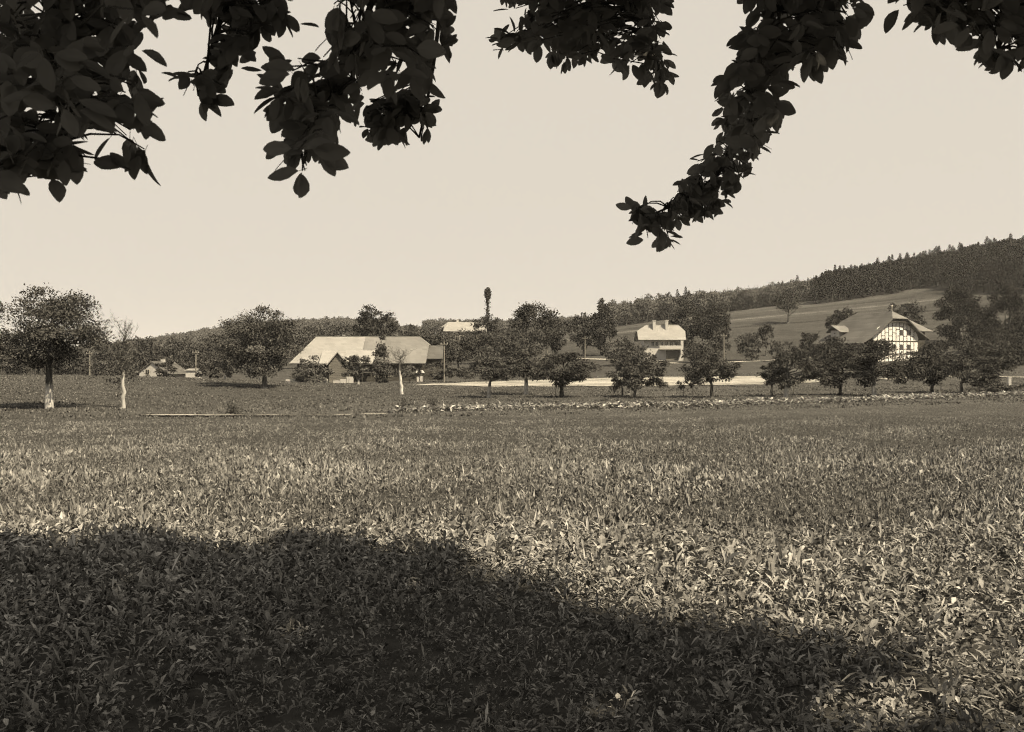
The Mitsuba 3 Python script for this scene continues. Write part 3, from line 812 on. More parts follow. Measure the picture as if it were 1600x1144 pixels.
# ---- the white house
wh = thing('white_house', 'white house with a pale half hipped roof and two chimneys right of the centre', 'house')
fw = Frame([0, 0, 0], 0)
y0, ym, y1 = 205.7, 209.6, 213.5
zE, zR, zH = 7.5, 10.85, 9.45
e0, e1 = X(998, 205), X(1072, 205.5)
r0, r1 = X(1010, 209.6), X(1060, 209.6)
c1, c2 = ym - (ym - y0) * (zR - zH) / (zR - zE), ym + (ym - y0) * (zR - zH) / (zR - zE)
part(wh, 'roof', fw.slab([(e0, y0, zE), (e1, y0, zE), (e1 + .25, c1, zH), (r1, ym, zR), (r0, ym, zR), (e0 + .05, c1, zH)], .22), 'mat_roof_pale')
part(wh, 'roof', fw.slab([(e0, y1, zE), (e1, y1, zE), (e1 + .25, c2, zH), (r1, ym, zR), (r0, ym, zR), (e0 + .05, c2, zH)], .22), 'mat_roof_pale')
part(wh, 'half_hip', fw.slab([(e1 + .25, c1, zH), (e1 + .25, c2, zH), (r1, ym, zR)], .2), 'mat_roof_pale')
part(wh, 'half_hip', fw.slab([(e0 + .05, c1, zH), (e0 + .05, c2, zH), (r0, ym, zR)], .2), 'mat_roof_pale')
part(wh, 'ridge_cap', fw.box(r0, r1, ym - .12, ym + .12, zR - .04, zR + .07), 'mat_roof_mid')
for q, qt in ((1021.5, 502), (1041, 501.5)):
    cxx = X(q, 209)
    ch = part(wh, 'chimney', fw.box(cxx - .3, cxx + .3, 208.2, 208.9, 9.3, Z(qt, 208.5)), 'mat_plaster')
    part(ch, 'cap', fw.box(cxx - .38, cxx + .38, 208.1, 209.0, Z(qt, 208.5) + .002, Z(qt, 208.5) + .16), 'mat_plaster')
w0, w1 = X(1006, 207), X(1066, 207)
part(wh, 'wall', join([fw.box(w0, w1, 206.8, 212.6, 1.2, zE + .3)]), 'mat_plaster')
gz = [(207.2, zE + .3), (212.4, zE + .3), (c2 - .2, zH - .2), (c1 + .2, zH - .2)]
part(wh, 'gable_wall', prism([(207.0, zE + .29), (212.2, zE + .29), (c2 - .2, zH - .25), (c1 + .2, zH - .25)], [w1 - .3, 0, 0], [0, 1, 0], [0, 0, 1], [1, 0, 0], .28), 'mat_plaster')
part(wh, 'gable_wall', prism([(207.0, zE + .29), (212.2, zE + .29), (c2 - .2, zH - .25), (c1 + .2, zH - .25)], [w0 + .02, 0, 0], [0, 1, 0], [0, 0, 1], [1, 0, 0], .28), 'mat_plaster')
for q in (1018, 1024.5, 1032, 1039.5, 1047, 1054):
    window(fw, wh, X(q, 206.8), X(q + 4, 206.8), Z(540.5, 206.8), Z(534.5, 206.8), 206.8)
for q in (1045, 1053):
    window(fw, wh, X(q, 206.8), X(q + 4.4, 206.8), Z(555, 206.8), Z(548, 206.8), 206.8)
bal = part(wh, 'balcony', fw.box(X(1030, 206), X(1064, 206), 205.4, 206.79, 5.45, 5.62), 'mat_pale_wood')
part(bal, 'rail', join([fw.box(X(1030, 206), X(1064, 206), 205.4, 205.5, 5.63, 6.25)] + [fw.box(X(q, 206) - .05, X(q, 206) + .05, 205.39, 205.51, 5.6, 6.4) for q in (1031, 1042, 1053, 1063.5)]), 'mat_plaster')
part(wh, 'ground_wall', fw.box(X(1041, 206.5), X(1061, 206.5), 206.62, 206.79, 1.2, 5.3), 'mat_board', label='dark panel painting the shade under the gallery')  # dark boarding set before the white wall to paint the shade there
part(wh, 'corner_wall', fw.box(X(1063, 206), X(1067, 206), 205.4, 206.78, 1.4, 7.3), 'mat_plaster', label='bright white corner wall at the right')
part(wh, 'stair_wall', prism([(X(1056, 205), 1.8), (X(1066, 205), 1.8), (X(1066, 205), 4.6), (X(1064, 205), 4.6)], [0, 204.6, 0], [1, 0, 0], [0, 0, 1], [0, 1, 0], .75), 'mat_plaster')

# ---- the half timbered farmhouse
ht = thing('half_timbered_house', 'large farmhouse with a grey roof and an arched half timbered gable at the right', 'farmhouse')
fh = Frame([X(1400, 185), 185, 0], math.atan2(.42, .907))
zA = 12.5
sl = .75


def rz_(a):
    a = abs(a)
    return zA - sl * a + (0.18 * max(0, a - 5.2) ** 1.1)


def side(sgn, mat, b0=-1.1, b1=12.3):
    out = []
    A = [0, 2.0, 5.2, 6.8, 9.6 if sgn < 0 else 7.9]
    for k in range(4):
        a0, a1 = A[k], A[k + 1]
        f0 = b0 if k else b0 + 2.1
        fB = b1 if k else b1 - 2.1
        out.append(fh.slab([(sgn * a0, f0 if k else f0, rz_(a0)), (sgn * a1, b0, rz_(a1)), (sgn * a1, b1, rz_(a1)), (sgn * a0, fB, rz_(a0))], .2))
    part(ht, 'roof', join(out), mat)


side(-1, 'mat_roof_grey')
side(1, 'mat_roof_grey')
part(ht, 'front_half_hip', fh.slab([(-2.05, -1.15, rz_(2) - .02), (2.05, -1.15, rz_(2) - .02), (0, 1.0, zA + .02)], .14), 'mat_roof_mid', label='little half hip over the gable, in a sunlit tone')  # sun on this face is put into a paler colour than the slopes
part(ht, 'back_half_hip', fh.slab([(-2.0, 12.3, rz_(2)), (2.0, 12.3, rz_(2)), (0, 10.2, zA)], .14), 'mat_roof_grey')
fin = part(ht, 'finial', join([tube([fh.p(0, 1.0, zA), fh.p(0, 1.0, zA + 1.0)], [.06, .05], 6), fh.box(-.28, .28, .95, 1.05, zA + .95, zA + 1.15)]), 'mat_pale_wood')
zg = 1.0
th = np.linspace(0, np.pi, 29)
arch = [(5.75 * math.cos(t), 6.6 + 3.75 * math.sin(t)) for t in th]
wall_poly = [(-5.7, zg), (5.7, zg), (5.7, 6.75)] + [(5.9 * math.cos(t), 6.7 + 3.8 * math.sin(t)) for t in th[1:-1]] + [(-5.7, 6.75)]
part(ht, 'gable_wall', fh.plate(wall_poly, 0.0, .25), 'mat_limewash')
outer = [(-7.6, rz_(7.6) - .2), (-6.6, rz_(6.6) - .2), (-5.2, rz_(5.2) - .2), (-2.0, rz_(2) - .2), (2.0, rz_(2) - .2), (5.2, rz_(5.2) - .2), (6.6, rz_(6.6) - .2), (7.6, rz_(7.6) - .2)]
soff = Polygon(outer + [(7.6, 6.4), (-7.6, 6.4)]).difference(Polygon(arch + [(-5.75, 3.0), (5.75, 3.0)]))
soff = max(getattr(soff, 'geoms', [soff]), key=lambda q: q.area)
part(ht, 'arch_board', fh.plate(np.array(soff.exterior.coords)[:-1], -.75, .12), 'mat_wood', label='dark arched boarding under the gable roof')
part(ht, 'side_wall', join([fh.box(-5.7, -5.45, .26, 11.2, zg, 8.2), fh.box(5.45, 5.7, .26, 11.2, zg, 8.2), fh.box(-5.4, 5.4, 11.0, 11.2, zg, 8.2)]), 'mat_wood')
# timber framing, each timber a piece of its own
rt = np.random.default_rng(12)


def arch_top(a):
    q = 1 - (a / 5.75) ** 2
    return 6.6 + 3.75 * math.sqrt(max(q, 0)) + .1


for z in (4.1, 6.55):
    part(ht, 'timber', fh.box(-5.68, 5.68, -.05, -.003, z, z + .2), 'mat_wood')
posts = [-4.9, -3.9, -2.95, -2.0, -1.05, -.1, .85, 1.8, 2.75, 3.7, 4.6]
for a in posts:
    part(ht, 'timber', fh.box(a + .02, a + .15, -.045, -.003, 6.76, arch_top(a if abs(a) > abs(a + .17) else a + .17)), 'mat_wood')
    part(ht, 'timber', fh.box(a + .02, a + .15, -.045, -.003, 4.31, 6.54), 'mat_wood')
    part(ht, 'timber', fh.box(a + .02, a + .15, -.045, -.003, 2.0, 4.09), 'mat_wood')
for q, (a, an) in enumerate(zip(posts[:-1], posts[1:])):
    for z in ((7.6, 8.9) if q % 2 else (8.2, 9.5)):
        if z + .3 < arch_top(max(abs(a), abs(an))):
            part(ht, 'timber', fh.box(a + .175, an - .005, -.042, -.003, z, z + .12), 'mat_wood')
    z = 5.1 if q % 2 else 5.7
    part(ht, 'timber', fh.box(a + .175, an - .005, -.042, -.003, z, z + .12), 'mat_wood')
for a, z in ((1.03, 7.78), (2.93, 7.78), (1.03, 5.0), (-2.77, 5.0), (-.87, 5.0), (2.93, 5.0)):
    part(ht, 'window', fh.box(a, a + .74, -.03, -.004, z, z + 1.05), 'mat_glass')
# wing at the right
part(ht, 'wing_roof', join([fh.slab([(1.8, 4.4, 11.25), (7.9, 4.4, 11.25), (10.6, .6, 8.75), (4.6, .6, 8.75)], .18), fh.slab([(1.8, 4.42, 11.24), (7.9, 4.42, 11.24), (10.6, 8.4, 8.75), (4.6, 8.4, 8.75)], .18), fh.slab([(7.9, 4.41, 11.24), (10.6, .62, 8.74), (10.6, 8.38, 8.74)], .16)]), 'mat_roof_mid', label='roof of the wing at the right, coloured as sunlit')  # lighter copy of the grey roof, painting the sun on the front slope
part(ht, 'wing_wall', fh.box(5.72, 9.6, 1.8, 7.6, zg, 9.0), 'mat_wood')
# dormer on the left slope
dm = part(ht, 'dormer', fh.box(-6.9, -5.2, 7.8, 10.0, 6.2, 8.9), 'mat_plaster')
part(dm, 'roof', join([fh.slab([(-7.3, 6.9, 8.55), (-4.2, 6.9, 8.55), (-4.2, 8.9, 9.9), (-7.9, 8.9, 9.9)], .1), fh.slab([(-7.3, 10.9, 8.55), (-4.2, 10.9, 8.55), (-4.2, 8.91, 9.89), (-7.9, 8.91, 9.89)], .1)]), 'mat_roof_mid', label='roof of the dormer, coloured as sunlit')  # sunlit look of the dormer is painted by a paler roof colour

# ---- the far white-roofed farmhouse
fa = thing('far_house', 'distant farmhouse with a whitish roof left of the bare stemmed poplar', 'house')
ff = Frame([X(700, 330), 330, 0], 0.25)
part(fa, 'roof', join([ff.slab([(-2.3, -3.5, 13.7), (13, -3.5, 13.7), (13, 0, 17.0), (0, 0, 17.0), (-1.6, -1.2, 15.4)], .25), ff.slab([(-2.3, 3.5, 13.7), (13, 3.5, 13.7), (13, 0.02, 16.98), (0, .02, 16.98), (-1.6, 1.2, 15.4)], .25)]), 'mat_roof_pale')
part(fa, 'half_hip', ff.slab([(-2.4, -1.6, 15.2), (-2.4, 1.6, 15.2), (.05, 0, 17.02)], .2), 'mat_roof_pale')
part(fa, 'wall', join([ff.box(-.6, 12, -2.6, 2.6, 3, 13.6)]), 'mat_board')
part(fa, 'gable_wall', prism([(-2.5, 13.59), (2.5, 13.59), (1.3, 15.2), (-1.3, 15.2)], ff.p(-.6, 0, 0), ff.R[1], [0, 0, 1], ff.R[0], .3), 'mat_board', label='dark boarded gable')
part(fa, 'chimney', ff.box(3, 3.7, .1, .9, 16, 17.9), 'mat_plaster')
for a in (1, 3.5, 6, 8.5):
    window(ff, fa, a, a + 1.0, 10.8, 12.2, -2.6)

# ---- the small white cottage at the left
ct = thing('cottage', 'small white cottage half hidden behind the crest of the meadow at the left', 'house')
fc = Frame([X(238, 180), 180, 0], -0.16)
cg, pk, ev = -1.2, Z(564.5, 180), Z(584, 180)
hwc = 3.0
part(ct, 'gable_wall', fc.plate([(-hwc + .35, cg - 1), (hwc - .35, cg - 1), (hwc - .35, ev + .3), (0, pk - .25), (-hwc + .35, ev + .3)], 0, .2), 'mat_plaster')
part(ct, 'wall', fc.box(hwc - .55, hwc - .35, .21, 7.4, cg - 1, ev + .25), 'mat_plaster')
part(ct, 'wall', fc.box(-hwc + .35, -hwc + .55, .21, 7.4, cg - 1, ev + .25), 'mat_plaster')
part(ct, 'roof', fc.slab([(0, -.3, pk), (0, 8, pk), (hwc + .5, 8, ev - .1), (hwc + .5, -.3, ev - .1)], .16), 'mat_roof_grey')
part(ct, 'roof', fc.slab([(0, -.3, pk - .01), (0, 8, pk - .01), (-hwc - .5, 8, ev - .1), (-hwc - .5, -.3, ev - .1)], .16), 'mat_roof_grey')
window(fc, ct, -1.35, -.6, ev - .2, ev + .75, 0)
part(ct, 'chimney', fc.box(-.3, .3, 3.5, 4.2, pk - .5, pk + .4), 'mat_plaster')
sh = thing('shed', 'low white shed at the right of the small white cottage', 'shed')
fs = Frame([X(299, 176), 176, 0], 0.0)
part(sh, 'wall', fs.box(-1.05, 1.05, 0, 2.4, -1.8, Z(579, 176)), 'mat_plaster')
part(sh, 'roof', fs.slab([(-1.25, -.25, Z(578.6, 176)), (1.25, -.25, Z(578.6, 176)), (1.25, 2.6, Z(576, 176)), (-1.25, 2.6, Z(576, 176))], .1), 'mat_roof_pale')


# ------------------------------------------------------------------ poles
def pole(label, px, d, ytop, r=.11):
    key = thing('utility_pole', label, 'pole')
    b = at(px, d)
    zt = Z(ytop, d)
    v, f = tube([b - np.array([0, 0, .3]), [b[0], b[1], zt]], [r * 1.2, r * .85], 8)
    part(key, 'post', join([(v, f), boxm([b[0] - r * .84, d - r * .84, zt - .01], [b[0] + r * .84, d + r * .84, zt + .05])]), 'mat_pole')
    part(key, 'crossarm', boxm([b[0] - .55, d - r - .10, zt - .42], [b[0] + .55, d - r - .003, zt - .32]), 'mat_pole')
    for k in (-.45, .45):
        part(key, 'insulator', trimesh.creation.cylinder(.05, .16, sections=8, transform=trimesh.transformations.translation_matrix([b[0] + k, d - r - .05, zt - .24])), 'mat_plaster')


scene['mat_pole'] = two({'type': 'diffuse', 'reflectance': mikit.proc(wood_fn(0.17))})
pole('wooden pole between the spreading tree and the half bare tree', 140, 165, 549)
pole('wooden pole right of the small white cottage', 306, 165, 548, .13)
pole('tall wooden pole right of the barn annex', 694, 138, 534, .10)
pole('short looking pole among the trees right of the tallest village tree', 855, 190, 523)
pole('pole in front of the tall pointed tree', 914, 200, 526)
pole('pale pole between the dark upright tree and the pasture', 1131, 185, 522)

# thin stakes beside orchard trees
for px, d, h, lb in ((868, 89, 1.5, 'thin stake left of the dark broad orchard tree'), (1240, 90, 1.2, 'thin stake right of the leaning white trunk'),
                     (1470, 92, 1.0, 'thin stake right of the bare dark orchard trunk'), (545, 126, 1.4, 'thin pale stake left of the pale garden trunk')):
    key = thing('stake', lb, 'stake')
    b = at(px, d)
    part(key, 'rod', tube([b - np.array([0, 0, .2]), b + np.array([.03, 0, h])], [.035, .03], 6), 'mat_pole')
pst = thing('stone_post', 'white stone post by the lane at the right edge', 'post')
b = at(1577, 112)
part(pst, 'shaft', boxm([b[0] - .16, 111.84, b[2] - .3], [b[0] + .16, 112.16, b[2] + .95]), 'mat_plaster')
part(pst, 'cap', boxm([b[0] - .21, 111.79, b[2] + .953], [b[0] + .21, 112.21, b[2] + 1.05]), 'mat_plaster')
pst = thing('stone_post', 'white stone post under the dark trees left of the half timbered house', 'post')
b = at(1281.5, 150)
part(pst, 'shaft', boxm([b[0] - .2, 149.8, b[2] - .3], [b[0] + .2, 150.2, b[2] + .9]), 'mat_plaster')
part(pst, 'cap', boxm([b[0] - .26, 149.74, b[2] + .903], [b[0] + .26, 150.26, b[2] + 1.0]), 'mat_plaster')


# ------------------------------------------------------------------ the crop field
def field_edge(x, y):
    """Positive inside the crop field, metres from its far edge."""
    u = x / np.maximum(y, 1)
    px = 800 + F * u
    e = np.interp(px, [-200, 200, 620, 1000, 1400, 1700], [43.0, 43.0, 44.5, 51, 58, 64])
    return e - y


def patches(x, y):
    return 0.5 + 0.25 * np.sin(x * 1.1 + 1.3 * np.sin(y * .7)) + 0.25 * np.sin(y * 0.83 - x * .37 + 2 * np.sin(x * .29))


r = np.random.default_rng(21)


def crop(y0, y1, per_m2, leaves, kind, side=0.0):
    w = 0.64
    n = int(per_m2 * (w * (y1 ** 2 - y0 ** 2) + 2 * side * (y1 - y0)))
    yg = np.linspace(y0, y1, 400)
    cg = np.cumsum(w * yg + side)
    y = np.interp(r.uniform(cg[0], cg[-1], n), cg, yg)
    x = r.uniform(-1, 1, n) * (w * y + side)
    ok = field_edge(x, y) > r.uniform(0, 0.6, n)
    x, y = x[ok], y[ok]
    n = len(x)
    g = ground(x, y)
    pt = patches(x, y)
    ptone = r.lognormal(0, .3, n)
    hs = (0.65 + 0.6 * pt) * r.uniform(.7, 1.3, n) * np.interp(y, [4, 9, 13, 25, 40, 44, 64], [.82, .9, .95, .8, .6, .42, .4])
    k = np.repeat(np.arange(n), leaves)
    m = len(k)
    ang = r.uniform(0, 2 * np.pi, m)
    up = r.random(n) < .3
    el = np.where(up[k], r.uniform(.75, 1.5, m), r.uniform(.1, 1.15, m))
    D = np.stack([np.cos(ang) * np.cos(el), np.sin(ang) * np.cos(el), np.sin(el)], -1)
    h0 = r.uniform(0.0, 0.13, m) * hs[k]
    P = np.stack([x[k], y[k], g[k] + h0 + .01], -1) + np.concatenate([r.normal(0, .016, (m, 2)), np.zeros((m, 1))], -1)
    lance = r.random(m) < (0.36 if kind == 'near' else 0.22)
    L = np.where(lance, r.uniform(.06, .14, m), r.uniform(.03, .07, m)) * hs[k] * np.where(up[k], 1.35, 1.0)
    W = np.where(lance, L * .15, L * .5)
    tone = np.clip(0.147 * r.lognormal(0, .38, m) * ptone[k] * (.7 + .6 * pt[k]), .03, .36) * np.interp(y[k], [9, 16, 24, 30, 60], [1, .97, .85, .80, .76])
    if kind == 'near':
        S = np.array([0, 0, 1.]) + r.normal(0, .5, (m, 3))
        v, f = blades(P, D, L, W, r.uniform(.1, .6, m), S, st=(0, .5, 1.0), prof=(.35, 1.0, .05))
        return v, f, np.repeat(tone, 9)
    v, f = cards(P, D, np.array([0, 0, .8]) + r.normal(0, .6, (m, 3)), L * 1.1, W * 1.15)
    return v, f, np.repeat(tone, 4)


ms = [crop(2.4, 11, 175, 8, 'near', 1.5), crop(11, 24, 105, 7, 'far', 1.2), crop(24, 66, 34, 6, 'far')]
v, f = join([(a, b) for a, b, c in ms])
setting('crop_field', (v, f), 'mat_crop', color=grey(np.concatenate([c for a, b, c in ms])), kind='stuff', label='low leafy crop covering the field', cat='crop')

# the row of big pale leaved plants at the far edge of the field
line = np.array([hit(px, py)[:2] for px, py in [(608, 645), (700, 643), (800, 641), (1000, 637), (1200, 631), (1400, 625), (1620, 618)]])
print('row', line)
seg = np.r_[0, np.cumsum(np.linalg.norm(np.diff(line, axis=0), axis=1))]
r = np.random.default_rng(31)
n = 2000
t = r.uniform(0, seg[-1], n)
x, y = np.interp(t, seg, line[:, 0]), np.interp(t, seg, line[:, 1]) + r.uniform(-.3, 2.6, n)
hs = r.uniform(.7, 1.4, n)
k = np.repeat(np.arange(n), 10)
m = len(k)
ang, el = r.uniform(0, 2 * np.pi, m), r.uniform(.1, 1.2, m)
D = np.stack([np.cos(ang) * np.cos(el), np.sin(ang) * np.cos(el), np.sin(el)], -1)
P = np.stack([x[k], y[k], ground(x, y)[k] + r.uniform(0, .24, m)], -1)
L = r.uniform(.14, .36, m) * hs[k]
v, f = blades(P, D, L, L * r.uniform(.2, .42, m), r.uniform(.2, .9, m), np.array([0, 0, 1.]) + r.normal(0, .45, (m, 3)), st=(0, .5, 1.0), prof=(.3, 1.0, .05))
tone = np.clip(.17 * r.lognormal(0, .65, m), .03, .45)
setting('leafy_row', (v, f), 'mat_crop', color=grey(np.repeat(tone, 9)), kind='stuff', label='row of pale broad leaved plants edging the field', cat='crop')

# grass of the meadow
n = 120000
r = np.random.default_rng(33)
y = np.sqrt(r.uniform(44 ** 2, 142 ** 2, n))
x = r.uniform(-.66, .66, n) * y
ppx = 800 + F * x / y
road_in = (ppx > 650) & (ppx < 1300) & (y > 120.5 + r.normal(0, .7, n)) & (y < 131 + r.normal(0, .8, n)) | (ppx > 1360) & (np.abs(y - 128.5) < 1.6)
ok = (field_edge(x, y) < -.6) & ~road_in
x, y = x[ok], y[ok]
n = len(x)
P = np.stack([x, y, ground(x, y) - .01], -1)
pt = patches(x * .7, y * .7)
L = r.uniform(.06, .16, n) * (.7 + .7 * pt)
v, f = cards(P, np.array([0, 0, .9]) + r.normal(0, .5, (n, 3)), r.normal(size=(n, 3)), L, L * .7)
setting('meadow_grass', (v, f), 'mat_leaf', color=grey(np.repeat(np.clip(.086 * r.lognormal(0, .4, n), .03, .3), 4)), kind='stuff', label='short meadow grass', cat='grass')
# small weeds at the path and the row
for px, py, s, lb in ((365, 648, .6, 'small weed tuft above the footpath'), (632, 640, .55, 'dark weed tuft at the left end of the leafy row'), (676, 636, .5, 'dark weed tuft sticking out of the leafy row')):
    p = hit(px, py)
    key = thing('weed', lb, 'weed')
    n = 260
    P = p + np.stack([r.normal(0, s * .3, n), r.normal(0, s * .3, n), np.abs(r.normal(0, s * .45, n))], -1)
    L = r.uniform(.08, .2, n)
    v, f = cards(P, np.array([0, 0, .5]) + r.normal(0, .6, (n, 3)), r.normal(size=(n, 3)), L, L * .5)
    part(key, 'leaves', (v, f), 'mat_leaf', color=grey(np.repeat(r.uniform(.04, .09, n), 4)))

# ------------------------------------------------------------------ the tree whose boughs hang into the picture
ov = thing('overhanging_tree', 'broad leaved tree overhead whose dark leafy boughs hang into the top of the picture', 'tree')
r = np.random.default_rng(77)
root = np.array([1.7, -1.5, 0.0])
fork = root + np.array([-.25, .25, 2.9])
pts = curve(root - np.array([0, 0, .3]), fork, np.array([.05, 0, 0]), 10, r)
tm = [tube(pts, np.linspace(.26, .19, 10) * np.r_[1.35, 1.12, np.ones(8)], 12)]


def leaf_mesh(seed, cols=(-1, -.5, 0, .5, 1), stem=True):
    """One ovate leaf of length 1 along +x with its upper side towards +z, cupped along the midrib and curled."""
    q = np.random.default_rng(seed)
    st = np.array([0, .1, .3, .55, .78, .93, 1.0])
    wd = np.array([.03, .24, .5, .56, .42, .19, .0]) * q.uniform(.85, 1.1) * .5
    curl, cup, tw = q.uniform(-.05, .28), q.uniform(.1, .5), q.normal(0, .12)
    vs = []
    for s, w in zip(st, wd):
        z = -curl * s * s
        edge = 1 + q.normal(0, .05)
        for e in cols:
            vs.append([s + .02 * abs(e), e * w * edge, z + cup * abs(e) * w * .8 + tw * e * w * s + .012 * math.sin(s * 21) * abs(e)])
    f = []
    for k in range(len(st) - 1):
        m_ = len(cols)
        for e in range(m_ - 1):
            a = m_ * k + e
            f += [[a, a + 1, a + m_ + 1], [a, a + m_ + 1, a + m_]]
    v, f = np.array(vs), np.array(f)
    if not stem:
        return v, f
    pv, pf = tube([[-.28, 0, .03], [-.12, 0, .015], [.0, 0, 0]], [.012, .011, .012], 4)
    return join([(v, f), (pv, pf)])


LEAVES = [leaf_mesh(s) for s in range(6)]
BACK_LEAVES = [leaf_mesh(s, (-1, 0, 1), False) for s in range(6)]


def low_leaf(seed):
    q = np.random.default_rng(seed)
    w, c = q.uniform(.42, .56) / 2, q.uniform(.02, .12)
    v = np.array([[0, 0, 0], [.3, w, -.3 * c + .05], [.3, 0, -.3 * c], [.3, -w, -.3 * c + .05], [.68, w * .85, -.6 * c + .04], [.68, 0, -.6 * c], [.68, -w * .85, -.6 * c + .04], [1, 0, -c]])
    return v, np.array([[0, 2, 1], [0, 3, 2], [1, 2, 5], [1, 5, 4], [2, 3, 6], [2, 6, 5], [4, 5, 7], [5, 6, 7]])


LOWLEAF = [low_leaf(s) for s in range(6)]
# (outline of the hanging mass, distance, spread of distance, leaf length in metres, bough start, tip)
SPRAYS = [
    ([(-60, -70), (285, -70), (283, 40), (262, 70), (238, 88), (230, 120), (250, 150), (262, 180), (248, 210), (250, 258), (228, 280), (198, 300), (170, 280), (150, 235), (138, 212), (112, 270), (74, 320), (45, 285), (20, 298), (-60, 290)],
     2.45, .35, .088, (60, -150), (90, 260)),
    ([(275, -70), (468, -70), (456, 45), (428, 40), (402, 72), (392, 108), (362, 128), (348, 155), (325, 182), (302, 162), (278, 155), (262, 128), (292, 105), (318, 92), (322, 60), (310, 25), (298, 52), (282, 45)],
     2.9, .35, .082, (420, -150), (310, 150)),
    ([(490, -70), (715, -70), (708, 28), (698, 88), (680, 135), (610, 148), (556, 172), (538, 205), (530, 245), (520, 282), (488, 304), (455, 276), (428, 284), (414, 238), (438, 200), (418, 168), (402, 140), (412, 102), (432, 88), (482, 76), (484, 42), (505, 25)],
     2.75, .4, .088, (640, -150), (475, 255)),
    ([(556, 145), (640, 125), (682, 150), (680, 205), (664, 236), (640, 222), (615, 220), (590, 222), (562, 205)],
     3.3, .2, .07, (690, -150), (655, 215)),
    ([(782, -70), (1048, -70), (1046, 48), (1048, 85), (1058, 118), (1036, 160), (1016, 146), (1000, 122), (960, 112), (930, 98), (905, 92), (880, 122), (865, 108), (850, 86), (815, 76), (785, 96), (766, 94), (748, 86), (762, 58), (782, 28)],
     4.2, .45, .085, (930, -120), (1035, 140)),
    ([(1165, -70), (1352, -70), (1343, 48), (1332, 72), (1298, 92), (1272, 114), (1238, 112), (1228, 150), (1240, 180), (1208, 210), (1180, 246), (1160, 256), (1140, 220), (1122, 130), (1114, 115), (1140, 88), (1150, 58)],
     3.5, .4, .088, (1290, -150), (1175, 230)),
    ([(1126, 150), (1206, 150), (1206, 214), (1178, 252), (1166, 296), (1114, 346), (1064, 348), (1052, 384), (998, 382), (974, 346), (978, 308), (1028, 322), (1062, 284), (1090, 238), (1114, 204)],
     4.1, .25, .074, (1235, -120), (995, 345), [(1215, 60), (1180, 190), (1120, 275), (1060, 318)]),
    ([(1388, -70), (1680, -70), (1680, 140), (1575, 142), (1558, 116), (1518, 120), (1526, 68), (1480, 56), (1440, 42), (1396, 32)],
     2.9, .35, .085, (1600, -150), (1555, 100)),
]
leaf_count = 0
parts_of_leaves = []          # (bough key, leaf kind, matrix, size in the picture)
